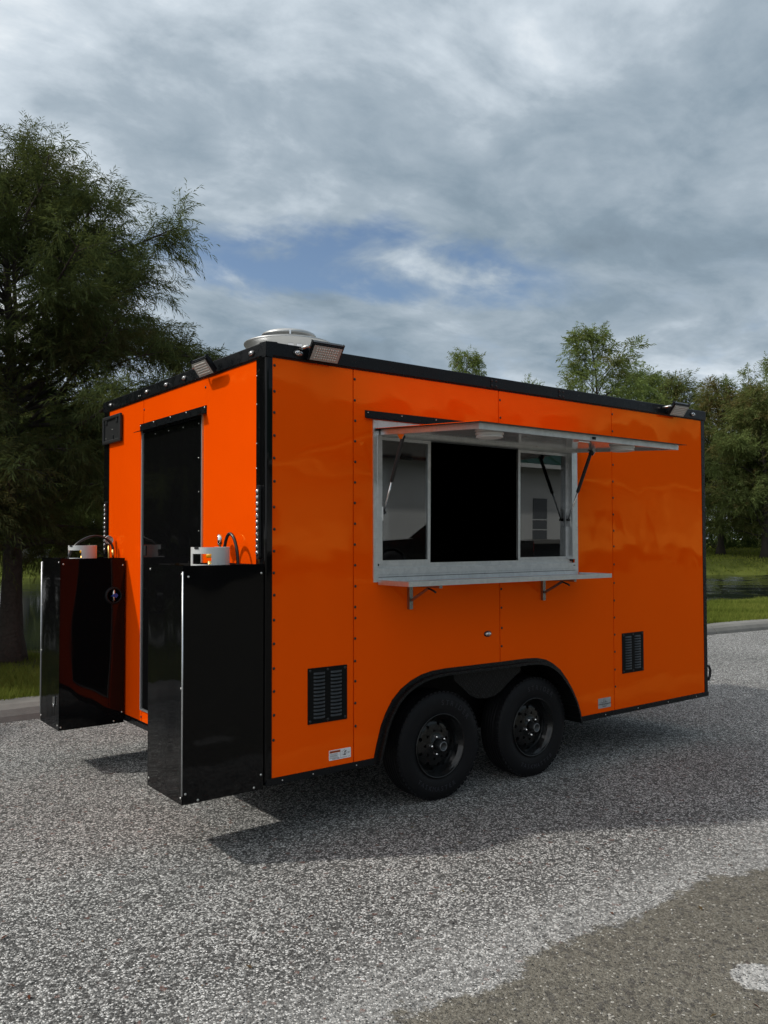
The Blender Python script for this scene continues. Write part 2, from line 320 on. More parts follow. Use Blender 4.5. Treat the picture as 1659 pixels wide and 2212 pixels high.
# ------------------------------------------------------------------ mesh helpers
ORG = {}          # object name -> world origin
def wloc(o): return ORG[o.name] if o is not None else Vector((0, 0, 0))
def place(o, loc, parent):
    COL.objects.link(o); loc = Vector(loc)
    if parent is not None: o.parent = parent
    o.location = loc - wloc(parent); ORG[o.name] = loc
    return o
def tag(o, label=None, cat=None, group=None, kind=None):
    if label: o['label'] = label
    if cat: o['category'] = cat
    if group: o['group'] = group
    if kind: o['kind'] = kind
    return o
def empty(name, loc, parent=None):
    o = bpy.data.objects.new(name, None); o.empty_display_size = 0.2
    return place(o, loc, parent)
def share(name, mesh, loc, parent, rot=None):
    o = bpy.data.objects.new(name, mesh); place(o, loc, parent)
    if rot is not None: o.rotation_euler = rot
    return o
class MB:
    def __init__(s): s.v = []; s.f = []; s.sm = []
    def add(s, vs, fs, smooth=False):
        k = len(s.v); s.v += [tuple(v) for v in vs]; s.f += [tuple(i+k for i in f) for f in fs]; s.sm += [smooth]*len(fs); return s
    def box(s, x0, x1, y0, y1, z0, z1, c=0.0):
        if c > 0: return s.cbox(x0, x1, y0, y1, z0, z1, c)
        vs = [(x, y, z) for x in (x0, x1) for y in (y0, y1) for z in (z0, z1)]
        return s.add(vs, [(0, 1, 3, 2), (4, 6, 7, 5), (0, 4, 5, 1), (2, 3, 7, 6), (0, 2, 6, 4), (1, 5, 7, 3)])
    def cbox(s, x0, x1, y0, y1, z0, z1, c):
        bm = bmesh.new(); r = bmesh.ops.create_cube(bm, size=1.0)
        for v in bm.verts: v.co = Vector(((x0+x1)/2 + v.co.x*(x1-x0), (y0+y1)/2 + v.co.y*(y1-y0), (z0+z1)/2 + v.co.z*(z1-z0)))
        bmesh.ops.bevel(bm, geom=bm.edges[:], offset=c, segments=2, affect='EDGES', profile=0.5)
        bm.verts.index_update(); s.add([v.co[:] for v in bm.verts], [[v.index for v in f.verts] for f in bm.faces]); bm.free(); return s
    def prism(s, poly, y0, y1, ax='y'):
        """poly: outline in the two other axes (ax y: x,z; ax x: y,z; ax z: x,y)"""
        def P(a, b, c): return {'y': (a, c, b), 'x': (c, a, b), 'z': (a, b, c)}[ax]
        n = len(poly); vs = [P(a, b, y0) for a, b in poly] + [P(a, b, y1) for a, b in poly]
        tri = tessellate_polygon([[Vector((a, b, 0)) for a, b in poly]])
        fs = [tuple(t) for t in tri] + [tuple(i+n for i in reversed(t)) for t in tri] + [(i, (i+1) % n, (i+1) % n+n, i+n) for i in range(n)]
        return s.add(vs, fs)
    def tube(s, pts, r, n=8, cap=True, smooth=True):
        pts = [Vector(p) for p in pts]; rs = r if isinstance(r, (list, tuple)) else [r]*len(pts)
        vs = []; up = None
        for i, p in enumerate(pts):
            d = (pts[min(i+1, len(pts)-1)] - pts[max(i-1, 0)]).normalized()
            if up is None: up = Vector((0, 0, 1)) if abs(d.z) < 0.9 else Vector((1, 0, 0))
            a = d.cross(up).normalized(); b = a.cross(d).normalized(); up = b
            vs += [p + (a*math.cos(2*math.pi*j/n) + b*math.sin(2*math.pi*j/n))*rs[i] for j in range(n)]
        fs = [(i*n+j, i*n+(j+1) % n, (i+1)*n+(j+1) % n, (i+1)*n+j) for i in range(len(pts)-1) for j in range(n)]
        s.add(vs, fs, smooth)
        if cap:
            k = len(s.v)-len(vs); s.f += [tuple(k+j for j in reversed(range(n))), tuple(k+(len(pts)-1)*n+j for j in range(n))]; s.sm += [False, False]
        return s
    def lathe(s, prof, n=32, c=(0, 0, 0), ax='z', smooth=True, close=False, cap=True):
        """prof: (radius, height) along ax"""
        def P(r, h, a):
            u, v = r*math.cos(a), r*math.sin(a)
            return {'z': (c[0]+u, c[1]+v, c[2]+h), 'y': (c[0]+u, c[1]+h, c[2]+v), 'x': (c[0]+h, c[1]+u, c[2]+v)}[ax]
        vs = [P(r, h, 2*math.pi*j/n) for r, h in prof for j in range(n)]
        m = len(prof); fs = [(i*n+j, i*n+(j+1) % n, ((i+1) % m)*n+(j+1) % n, ((i+1) % m)*n+j) for i in range(m if close else m-1) for j in range(n)]
        s.add(vs, fs, smooth); k = len(s.v)-len(vs)
        if not close and cap:
            for i, rev in ((0, True), (m-1, False)):
                if prof[i][0] > 1e-6:
                    l = [k+i*n+j for j in range(n)]; s.f.append(tuple(reversed(l) if rev else l)); s.sm.append(False)
        return s
    def xf(s, M):
        s.v = [tuple(M @ Vector(v)) for v in s.v]; return s
    def mesh(s, name, mat, c=(0, 0, 0)):
        me = bpy.data.meshes.new(name); c = Vector(c)
        me.from_pydata([tuple(Vector(v)-c) for v in s.v], [], s.f)
        me.polygons.foreach_set('use_smooth', s.sm); me.materials.append(MATS[mat])
        bm = bmesh.new(); bm.from_mesh(me); bmesh.ops.recalc_face_normals(bm, faces=bm.faces[:]); bm.to_mesh(me); bm.free(); me.update()
        return me
    def build(s, name, mat, parent=None, org=None, bevel=0.0):
        if org is None:
            a = np.array(s.v); org = tuple((a.min(0)+a.max(0))/2)
        o = share(name, s.mesh(name, mat, org), org, parent)
        if bevel > 0:
            b = o.modifiers.new('bevel', 'BEVEL'); b.width = bevel; b.segments = 2; b.limit_method = 'ANGLE'; b.angle_limit = R(40)
        return o
def npmesh(name, V, F, mat, parent=None, tint=None, org=(0, 0, 0), label=None):
    """V (n,3), F (m,k) arrays -> object"""
    me = bpy.data.meshes.new(name); V = np.asarray(V, np.float32) - np.asarray(org, np.float32); F = np.asarray(F, np.int32); k = F.shape[1]
    me.vertices.add(len(V)); me.vertices.foreach_set('co', V.ravel())
    me.loops.add(F.size); me.loops.foreach_set('vertex_index', F.ravel())
    me.polygons.add(len(F)); me.polygons.foreach_set('loop_start', np.arange(0, F.size, k, dtype=np.int32)); me.polygons.foreach_set('loop_total', np.full(len(F), k, np.int32))
    if tint is not None:
        a = me.attributes.new('tint', 'FLOAT', 'POINT'); a.data.foreach_set('value', np.asarray(tint, np.float32))
    me.materials.append(MATS[mat]); me.update(calc_edges=True)
    return share(name, me, org, parent)
def text_mesh(txt, size, extrude=0.0006):
    cu = bpy.data.curves.new('text', 'FONT'); cu.body = txt; cu.size = size; cu.extrude = extrude; cu.align_x = 'CENTER'; cu.align_y = 'CENTER'; cu.resolution_u = 3
    o = bpy.data.objects.new('text', cu); COL.objects.link(o); dg = bpy.context.evaluated_depsgraph_get(); dg.update()
    me = bpy.data.meshes.new_from_object(o.evaluated_get(dg)); bpy.data.objects.remove(o, do_unlink=True); bpy.data.curves.remove(cu)
    return me
def me_to_mb(mb, me, M):
    mb.add([M @ v.co for v in me.vertices], [tuple(p.vertices) for p in me.polygons]); return mb

# ------------------------------------------------------------------ the ground
def kerb_y(x): return 4.27 - (0.022*min(max(x-9.0, 0), 4.0)**2 + 0.176*max(x-13.0, 0)*0.9)
xs = np.concatenate([np.linspace(-500, -20, 9), np.arange(-18, 40, 1.0), np.linspace(42, 500, 10)])
V = []; F = []
for i, x in enumerate(xs):
    V += [(x, -500, 0), (x, -60, 0), (x, kerb_y(min(x, 30))+0.03, 0)]
for i in range(len(xs)-1):
    for j in (0, 1): F.append((i*3+j, (i+1)*3+j, (i+1)*3+j+1, i*3+j+1))
tag(npmesh('asphalt_lot', V, F, 'gravel_asphalt'), kind='structure')

def smooth(a, b, x):
    t = np.clip((x-a)/(b-a), 0, 1); return t*t*(3-2*t)
WATER = -0.5
def ground_h(x, y):
    s = 0.554*x + 0.832*y
    near = 0.13 - 1.5*smooth(7.3, 10.2, y)
    far = -1.37 + 1.75*smooth(41.5, 46.5, s) + 0.55*smooth(46, 63, s)
    return np.maximum(near, far)
def lawn():
    xs = np.concatenate([np.linspace(-400, -40, 10), np.arange(-38, 110, 1.5), np.linspace(112, 500, 12)])
    ys = np.concatenate([np.arange(0.17, 7, 0.25), np.arange(7, 75, 1.3), np.linspace(76, 500, 14)])
    X, Yo = np.meshgrid(xs, ys, indexing='ij'); base = np.array([kerb_y(min(x, 30)) for x in xs])[:, None]
    Y = base*(1-smooth(2, 12, Yo)) + 4.27*smooth(2, 12, Yo) + Yo
    Z = ground_h(X, Y)
    rng = np.random.default_rng(1); Z = Z + rng.normal(0, 0.012, Z.shape)*smooth(0.3, 1.0, Yo)
    n, m = X.shape; idx = np.arange(n*m).reshape(n, m)
    Fq = np.stack([idx[:-1, :-1], idx[1:, :-1], idx[1:, 1:], idx[:-1, 1:]], -1).reshape(-1, 4)
    o = npmesh('grass_bank', np.stack([X, Y, Z], -1).reshape(-1, 3), Fq, 'lawn'); o.data.polygons.foreach_set('use_smooth', [True]*len(Fq)); tag(o, kind='structure')
lawn()
def pond():
    xs = np.concatenate([np.linspace(-200, 4, 18), np.arange(4.5, 62, 0.22), np.linspace(63, 200, 10)]); ys = np.concatenate([np.arange(8.4, 42, 0.22), np.linspace(43, 110, 12)])
    X, Y = np.meshgrid(xs, ys, indexing='ij'); Z = np.zeros_like(X); rng = np.random.default_rng(12)
    for k in range(30):      # wind ripples running down the pond
        a = YAW+rng.normal(0, 0.55); w = rng.uniform(0.7, 2.4); Z += 0.020*w/1.5*np.sin((X*math.cos(a)+Y*math.sin(a))*2*math.pi/w+rng.uniform(0, 6.28))*rng.uniform(0.3, 1)
    gust = 0.55+0.45*np.sin(X*0.31+Y*0.17)*np.cos(Y*0.42-X*0.1)
    Z = WATER+Z*0.40*gust*smooth(5, 16, X)*(1-smooth(54, 61, X))*(1-smooth(38, 42, Y))
    n, m = X.shape; idx = np.arange(n*m).reshape(n, m); Fq = np.stack([idx[:-1, :-1], idx[1:, :-1], idx[1:, 1:], idx[:-1, 1:]], -1).reshape(-1, 4)
    o = npmesh('pond_water', np.stack([X, Y, Z], -1).reshape(-1, 3), Fq, 'pond_water'); o.data.polygons.foreach_set('use_smooth', [True]*len(Fq)); tag(o, kind='structure')
pond()

# kerb of cast concrete lengths
kerb = empty('kerb', (0, 4.27, 0)); tag(kerb, kind='structure')
prof = [(-0.10, 0.0), (-0.085, 0.05), (-0.045, 0.105), (0.015, 0.140), (0.09, 0.152), (0.26, 0.150), (0.27, 0.138), (0.27, -0.05), (-0.10, -0.05)]
x = -19.35
while x < 34:
    n = 6; mb = MB(); L = 3.04; vs = []
    for i in range(n+1):
        xx = x + L*i/n; yk = kerb_y(xx)
        e = 0.008 if i in (0, n) else 0.0
        vs += [(xx, yk+a+(e if a < 0 else 0), z-(e if z > 0.03 else 0)) for a, z in prof]
    m = len(prof)
    fs = [(i*m+j, i*m+(j+1) % m, (i+1)*m+(j+1) % m, (i+1)*m+j) for i in range(n) for j in range(m)] + [tuple(range(m)), tuple(n*m+j for j in range(m))]
    mb.add(vs, fs); mb.build('kerb_segment', 'concrete', kerb); x += 3.055

# grass blades on the near bank, one mass nobody could count
def blades(name, regions, seed):
    rng = np.random.default_rng(seed); P = []; Hh = []; Wd = []
    for (x0, x1, y0, y1, n, h, w) in regions:
        xx = rng.uniform(x0, x1, n); yo = rng.uniform(y0, y1, n); ky = np.array([kerb_y(min(a, 30)) for a in xx])
        yy = ky + yo; P.append(np.stack([xx, yy, ground_h(xx, yy)-0.01], -1)); Hh.append(h*rng.uniform(0.55, 1.35, n)*(0.75+0.5*np.sin(xx*2.1+yy*1.3)**2)); Wd.append(np.full(n, w)*rng.uniform(0.7, 1.3, n))
    P = np.concatenate(P); Hh = np.concatenate(Hh); Wd = np.concatenate(Wd); n = len(P)
    a = rng.uniform(0, 2*np.pi, n); le = rng.uniform(0.1, 0.9, n)*Hh; la = rng.uniform(0, 2*np.pi, n)
    s = np.stack([np.cos(a), np.sin(a), np.zeros(n)], -1)*Wd[:, None]/2
    tip = P + np.stack([np.cos(la)*le, np.sin(la)*le, Hh], -1)
    V = np.stack([P-s, P+s, tip], 1).reshape(-1, 3); F = np.arange(3*n).reshape(-1, 3)
    t = np.clip(0.5+0.25*np.sin(P[:, 0]*1.7+1)*np.cos(P[:, 1]*2.3)+rng.normal(0, 0.2, n), 0, 1)
    o = npmesh(name, V, F, 'grass_green', tint=np.repeat(t, 3)); tag(o, kind='stuff', label='short green grass on the bank behind the kerb', cat='grass'); return o
blades('grass', [(-3.0, 3.0, 0.20, 3.4, 60000, 0.10, 0.010), (9.0, 24.0, 0.20, 3.6, 110000, 0.095, 0.016), (-12, -3, 0.2, 3.4, 20000, 0.085, 0.01), (3, 9, 0.2, 3.4, 20000, 0.085, 0.01), (24, 45, 0.2, 3.6, 20000, 0.10, 0.03)], 5)
def far_grass():
    rng = np.random.default_rng(8); n = 60000
    a = rng.uniform(-25, 45, n); s = rng.uniform(43.2, 72, n); P = np.stack([0.554*s+0.832*a, 0.832*s-0.554*a], -1)
    z = ground_h(P[:, 0], P[:, 1]); k = z > WATER+0.02; P = P[k]; z = z[k]; n = len(P)
    h = rng.uniform(0.06, 0.16, n); an = rng.uniform(0, 6.28, n); w = 0.05
    B = np.stack([P[:, 0], P[:, 1], z-0.01], -1); sd = np.stack([np.cos(an), np.sin(an), 0*an], -1)*w
    T = B + np.stack([rng.normal(0, 0.05, n), rng.normal(0, 0.05, n), h], -1)
    t = np.clip(0.55+0.3*np.sin(P[:, 0]*0.35)*np.cos(P[:, 1]*0.4)+rng.normal(0, 0.15, n), 0, 1)
    o = npmesh('far_grass', np.stack([B-sd, B+sd, T], 1).reshape(-1, 3), np.arange(3*n).reshape(-1, 3), 'grass_green', tint=np.repeat(t, 3)); tag(o, kind='stuff', label='sunlit mown grass on the far bank of the pond', cat='grass')
far_grass()
def gravel():
    rng = np.random.default_rng(3); n = 15000
    # loose stones, thicker towards the camera
    u = rng.uniform(0, 1, n)**1.7; r = 1.9 + u*8; a = YAW + rng.uniform(-0.52, 0.52, n)
    P = np.stack([CAMLOC.x+np.cos(a)*r, CAMLOC.y+np.sin(a)*r], -1)
    k = (P[:, 1] < 4.0) & ~((P[:, 1] < -1.75) & (rng.uniform(0, 1, n) < 0.8)); P = P[k]; n = len(P)
    sz = rng.uniform(0.0022, 0.0052, n)*(1+0.3*(rng.uniform(0, 1, n) > 0.93))
    ico = np.array([(0, 0, 1), (1, 0, 0.1), (0.2, 0.95, 0), (-0.9, 0.3, 0.15), (-0.3, -0.9, 0), (0.6, -0.7, 0.2), (0, 0, -0.7)]); f = np.array([(0, 1, 2), (0, 2, 3), (0, 3, 4), (0, 4, 5), (0, 5, 1), (6, 2, 1), (6, 3, 2), (6, 4, 3), (6, 5, 4), (6, 1, 5)])
    ang = rng.uniform(0, 6.28, n); c, s = np.cos(ang), np.sin(ang); sc = np.stack([sz*rng.uniform(0.8, 1.5, n), sz*rng.uniform(0.7, 1.1, n), sz*rng.uniform(0.5, 0.9, n)], -1)
    Q = ico[None]*sc[:, None]+rng.normal(0, 0.0005, (n, 7, 3)); X = Q[..., 0]*c[:, None]-Q[..., 1]*s[:, None]; Y = Q[..., 0]*s[:, None]+Q[..., 1]*c[:, None]
    V = np.stack([X+P[:, :1], Y+P[:, 1:2], Q[..., 2]+0.0015], -1).reshape(-1, 3); F = (f[None]+7*np.arange(n)[:, None, None]).reshape(-1, 3)
    o = npmesh('loose_gravel', V, F, 'pebble', tint=np.repeat(rng.uniform(0, 1, n), 7)); tag(o, 'loose pale and dark stone chips on the asphalt', 'gravel', kind='stuff')
def pebble_mat():
    m, t, b = new_mat('pebble'); at = t.n('ShaderNodeAttribute'); at.attribute_name = 'tint'
    t.l(t.ramp(at.outputs['Fac'], [(0.0, (0.035, 0.035, 0.037)), (0.40, (0.10, 0.098, 0.095)), (0.62, (0.26, 0.255, 0.24)), (0.93, (0.58, 0.57, 0.54)), (0.97, (0.20, 0.09, 0.06)), (1.0, (0.22, 0.15, 0.09))]), b.inputs['Base Color']); b.inputs['Roughness'].default_value = 0.75
pebble_mat(); gravel()

# ------------------------------------------------------------------ the trailer
L_, W_, Z0, ZT, ZR = 4.285, 2.60, 0.360, 2.674, 2.756
T = empty('food_trailer', (2.1, 1.3, 0.0))
tag(T, 'orange food trailer with black trim, open serving hatch and two black wheels', 'food trailer')

def arch_pts():
    """outer edge of the wheel arch, from rear to front"""
    k = [(0.730, 0.360), (0.748, 0.43), (0.784, 0.546), (0.822, 0.620), (0.872, 0.690), (0.938, 0.747), (1.016, 0.789), (1.10, 0.818), (1.193, 0.833), (1.30, 0.838), (1.794, 0.835), (2.05, 0.835), (2.157, 0.829), (2.245, 0.810), (2.322, 0.775), (2.400, 0.722), (2.472, 0.645), (2.530, 0.568), (2.577, 0.488), (2.607, 0.41), (2.620, 0.360)]
    return k
ARCH = arch_pts()
TH = 0.012
def rivet_mesh():
    mb = MB(); mb.lathe([(0.0085, 0.0), (0.0085, -0.001), (0.0065, -0.0035), (0.0028, -0.0048), (0.0, -0.005)], 10, ax='y'); return mb.mesh('rivet', 'black_plastic')
RIV = rivet_mesh()
def screw_mesh(ax, sgn, r=0.0065):
    mb = MB(); mb.lathe([(r, 0.0), (r, 0.0015*sgn), (r*0.6, 0.0035*sgn), (0.0, 0.004*sgn)], 10, ax=ax); return mb.mesh('screw', 'screw_steel')
SCY, SCX = screw_mesh('y', -1), screw_mesh('x', -1)
SCYs, SCXs = screw_mesh('y', -1, 0.0042), screw_mesh('x', -1, 0.0040)

# inner shell (dark), floor, roof; openings for the window left free
mb = MB(); yb = TH + 0.004
mb.box(0.02, 0.76, yb, 0.05, 0.37, 2.70).box(2.575, L_-0.03, yb, 0.05, 0.37, 2.70).box(0.76, 2.575, yb, 0.05, 0.87, 1.46).box(0.76, 2.575, yb, 0.05, 2.345, 2.70).build('inner_wall', 'interior_black', T)
MB().box(0.03, 0.06, 0.06, W_-0.06, 0.37, 2.70).build('inner_wall', 'interior_black', T)
MB().box(L_-0.06, L_-0.03, 0.06, W_-0.06, 0.37, 2.70).build('inner_wall', 'interior_black', T)
MB().box(0.02, L_-0.03, W_-0.05, W_-0.02, 0.37, 2.70).build('inner_wall', 'interior_black', T)
MB().box(0.06, L_-0.06, 0.05, W_-0.05, 0.86, 0.89).build('floor_panel', 'interior_black', T)
MB().box(0.0, L_-0.01, 0.01, W_-0.01, 2.70, 2.742).build('roof_panel', 'light_plastic', T)
# things dimly seen inside: a grey cabinet door and rails
MB().box(1.95, 2.60, 1.9, 2.5, 0.9, 1.80, 0.01).build('counter_unit', 'black_gloss', T)
MB().box(1.93, 1.945, 2.02, 2.11, 1.25, 1.68, 0.004).build('panel_strip', 'light_plastic', T)

# serving-side skin: four sheets
WX0, WX1, WZ0, WZ1 = 0.755, 2.572, 1.445, 2.352
def arch_between(a, b):
    out = []
    def zat(x):
        for (x0, z0), (x1, z1) in zip(ARCH, ARCH[1:]):
            if x0 <= x <= x1: return z0 + (z1-z0)*(x-x0)/max(1e-6, x1-x0)
        return None
    return [p for p in ARCH if a < p[0] < b], zat
mids, zat = arch_between(0.5865, 1.792)
p1 = [(0.5865, Z0)] + mids + [(1.792, zat(1.792)), (1.792, WZ0), (WX0, WZ0), (WX0, WZ1), (1.792, WZ1), (1.792, ZT+0.02), (0.5865, ZT+0.02)]
mids2, _ = arch_between(1.7985, 3.0)
p2 = [(1.7985, zat(1.7985))] + mids2 + [(3.0125, Z0), (3.0125, ZT+0.02), (1.7985, ZT+0.02), (1.7985, WZ1), (WX1, WZ1), (WX1, WZ0), (1.7985, WZ0)]
sheets = []
for poly in ([(0.030, Z0), (0.580, Z0), (0.580, ZT+0.02), (0.030, ZT+0.02)], p1, p2, [(3.019, Z0), (4.238, Z0), (4.238, ZT+0.02), (3.019, ZT+0.02)]):
    sheets.append(MB().prism(poly, 0.0, TH).build('side_panel', 'orange_paint', T))
def rivets(sheet, x, zs):
    for z in zs: share('rivet', RIV, (x+random.Random(int(z*999+x*77)).uniform(-0.002, 0.002), -0.0002, z), sheet)
rivets(sheets[0], 0.048, [2.63, 2.485, 2.367, 2.239, 2.114, 1.985, 1.842, 1.72, 1.599, 1.479, 1.357, 1.22, 1.09, 0.955, 0.83, 0.70, 0.565])
rivets(sheets[1], 0.596, [2.615, 2.489, 2.367, 2.245, 2.122, 2.0, 1.878, 1.755, 1.632, 1.51, 1.466-0.08, 1.334-0.07, 1.199, 1.079, 0.947, 0.829, 0.701, 0.567])
rivets(sheets[2], 1.811, [2.61, 2.49, 1.324, 1.198, 1.061, 0.938])
rivets(sheets[3], 3.028, [2.622, 2.49, 2.36, 2.231, 2.102, 1.977, 1.849, 1.724, 1.604, 1.466, 1.324, 1.19, 1.06, 0.93, 0.80, 0.665, 0.535])
# dark joints behind the sheet edges
for a, b, c, d in ((0.572, 0.595, Z0, ZT), (1.785, 1.806, 0.84, 1.44), (1.785, 1.806, 2.36, ZT), (3.005, 3.027, Z0, ZT)): MB().box(a, b, TH+0.0005, TH+0.003, c, d).build('joint_strip', 'black_matt', T)

# rear skin: left, lintel and right sheets round the door
DY0, DY1, DZ0, DZ1 = 0.800, 1.800, 0.450, 2.445
rl = MB().prism([(1.793, 0.36), (W_-0.10, 0.36), (W_-0.10, ZT+0.02), (1.793, ZT+0.02)], 0.0, TH, 'x').build('rear_panel', 'orange_paint', T)
MB().prism([(DY0+0.0, DZ1), (1.784, DZ1), (1.784, ZT+0.02), (0.752, ZT+0.02), (0.752, DZ1)], 0.0, TH, 'x').build('rear_panel', 'orange_paint', T)
MB().prism([(0.10, 0.36), (1.784, 0.36), (1.784, DZ0), (DY0, DZ0), (DY0, DZ1-0.001), (0.751, DZ1-0.001), (0.751, ZT+0.02), (0.10, ZT+0.02)], 0.0, TH, 'x').build('rear_panel', 'orange_paint', T)
for c, d in ((0.36, DZ0), (DZ1, ZT)): MB().box(TH+0.0005, TH+0.003, 1.775, 1.80, c, d).build('joint_strip', 'black_matt', T)
for y, z in ((1.778, 2.60), (0.77, 2.615), (1.80, 0.40)): share('rivet', RIV, (-0.0002, y, z), rl, (0, 0, R(-90)))

# front and far sides
MB().box(L_-0.03, L_-0.012, 0.05, W_-0.05, Z0, ZT+0.02).build('front_panel', 'orange_paint', T)
MB().box(0.05, L_-0.05, W_-0.018, W_-0.004, Z0, ZT+0.02).build('side_panel', 'orange_paint', T)

# black corner posts, bottom rail, roof rail
def corner(name, pts, z0, z1, mat='black_gloss'):
    return MB().prism(pts, z0, z1, 'z').build(name, mat, T)
r_ = [(0.034, 0.003), (0.034, -0.0035), (0.010, -0.0040)]
for k in range(7):
    a = R(90*k/6); r_.append((0.010-0.018*math.sin(a), 0.014-0.018*math.cos(a)))
r_ += [(-0.0075, 0.030), (-0.0135, 0.055), (-0.0085, 0.085), (-0.0045, 0.110), (0.003, 0.110), (0.003, 0.003)]
corner('corner_post', r_, 0.345, ZT+0.004)
corner('corner_post', [(-0.006, W_-0.103), (0.004, W_-0.103), (0.004, W_-0.004), (0.05, W_-0.004), (0.05, W_+0.006), (0.0, W_+0.006), (-0.006, W_)], 0.345, ZT+0.004)
corner('corner_post', [(4.234, 0.003), (4.234, -0.004), (L_-0.006, -0.004), (L_, 0.002), (L_, 0.06), (L_-0.011, 0.06), (L_-0.011, 0.003)], 0.345, ZT+0.004, 'black_trim')
corner('corner_post', [(4.234, W_-0.003), (4.234, W_+0.004), (L_, W_+0.004), (L_, W_-0.06), (L_-0.011, W_-0.06), (L_-0.011, W_-0.003)], 0.345, ZT+0.004, 'black_trim')
for z in np.arange(0.5, 2.6, 0.155): share('rivet', RIV, (4.262, -0.0042, float(z)), T)
for z in (0.62, 0.92, 1.22, 2.06, 2.20, 2.42, 2.58): share('screw', SCXs, (-0.0062, 0.100, z), T)
# bottom rail
MB().box(0.0, 0.735, -0.006, 0.03, 0.322, 0.3585).build('bottom_rail', 'black_trim', T, bevel=0.002)
MB().box(2.616, 4.287, -0.006, 0.03, 0.322, 0.3585).build('bottom_rail', 'black_trim', T, bevel=0.002)
MB().box(-0.006, 0.03, 0.032, W_-0.01, 0.322, 0.3585).build('bottom_rail', 'black_trim', T, bevel=0.002)
for xx in (0.10, 0.30, 0.60, 2.9, 3.3, 3.7, 4.1): share('screw', SCYs, (xx, -0.0062, 0.340), T)
# roof rail: L-shaped edge with a lip; three lengths joined by cover plates
rail_prof = [(0.03, ZT-0.002), (-0.006, ZT-0.002), (-0.0085, ZT+0.006), (-0.013, ZT+0.009), (-0.013, ZR-0.004), (-0.010, ZR), (0.06, ZR+0.004), (0.06, ZR-0.006), (0.03, ZR-0.008)]
def rail_x(x0, x1): return MB().prism(rail_prof, x0, x1, 'x').build('roof_rail', 'black_trim', T)
rail_x(-0.0125, 1.7385); rail_x(1.7415, 2.4215); rail_x(2.4245, L_+0.006)
mbr = MB().prism([(b, c) for b, c in rail_prof], -0.0125, W_+0.012, 'y')   # (x,z) outline swept along y
mbr.build('roof_rail', 'black_trim', T)
MB().prism([(W_-b, c) for b, c in rail_prof], 0.02, L_, 'x').build('roof_rail', 'black_trim', T)
MB().prism([(L_-b+0.005, c) for b, c in rail_prof], 0.0, W_, 'y').build('roof_rail', 'black_trim', T)
for xj in (1.74, 2.423):
    jp = MB().box(xj-0.03, xj+0.03, -0.0155, -0.0135, ZT+0.014, ZR-0.010).build('rail_joint', 'black_trim', T)
    for a in (-0.02, 0.02):
        for z in (ZT+0.024, ZT+0.058): share('rivet', RIV, (xj+a, -0.0157, z), jp)
jp = MB().box(-0.0155, -0.0135, 1.80, 1.86, ZT+0.014, ZR-0.010).build('rail_joint', 'black_trim', T)
for a in (1.815, 1.845): share('screw', SCXs, (-0.0157, a, ZT+0.03), jp)

# rear door
door = MB().box(-0.004, 0.018, DY0+0.022, DY1-0.022, DZ0+0.015, DZ1-0.02, 0.003).build('rear_door', 'black_gloss', T)
for y, z in ((0.857, 2.397), (1.093, 2.397), (1.328, 2.401), (1.56, 2.403), (0.855, 2.179), (0.853, 1.965), (0.850, 1.718)): share('screw', SCXs, (-0.0042, y, z), door)
fr = MB().box(-0.009, 0.016, DY0-0.001, DY0+0.012, DZ0, DZ1).box(-0.011, 0.016, DY1-0.016, DY1+0.004, DZ0, DZ1).box(-0.010, 0.016, DY0+0.013, DY1-0.017, DZ0, DZ0+0.012).build('door_frame', 'aluminium', T)
MB().box(-0.008, 0.016, DY0+0.013, DY1-0.017, DZ1-0.016, DZ1).build('door_head', 'black_trim', T)
MB().box(-0.0085, -0.0045, DY0+0.0125, DY0+0.020, DZ0+0.02, DZ1-0.02).build('door_seal', 'black_matt', T)
hd = MB().box(-0.010, -0.004, DY1-0.085, DY1-0.045, 1.55, 1.62, 0.002).build('door_handle', 'black_plastic', door)
# drip cap over the door
vis = MB().prism([(0.0, 2.500), (-0.004, 2.500), (-0.004, 2.452), (-0.052, 2.440), (-0.052, 2.436), (0.0, 2.448)], 0.752, 1.850, 'y').build('drip_cap', 'black_trim', T)
for y in (0.775, 1.049, 1.305, 1.594, 1.838): share('screw', SCX, (-0.0042, y, 2.488), vis)

# plate box high on the far rear corner
pb = MB(); y0, y1, z0, z1 = 2.195, 2.585, 2.412, 2.628
pb.cbox(-0.030, -0.008, y0, y1, z0, z0+0.028, 0.006).cbox(-0.030, -0.0082, y0, y1, z1-0.028, z1, 0.006).cbox(-0.0305, -0.0078, y0, y0+0.030, z0+0.01, z1-0.01, 0.006).cbox(-0.0305, -0.0078, y1-0.030, y1, z0+0.01, z1-0.01, 0.006)
ph = pb.build('plate_holder', 'black_plastic', T)
MB().box(-0.0165, -0.0075, y0+0.02, y1-0.02, z0+0.02, z1-0.02).build('back_plate', 'black_plastic', ph)
for y in (2.27, 2.50): MB().box(-0.026, -0.0168, y, y+0.032, z1-0.062, z1-0.022, 0.003).build('clip', 'black_plastic', ph)
MB().box(-0.024, -0.0168, 2.36, 2.385, z0+0.022, z0+0.062, 0.003).build('clip', 'black_plastic', ph)
for y, z in ((2.39, 2.52), (2.53, 2.575), (2.53, 2.46)): share('screw', SCXs, (-0.0166, y, z), ph)

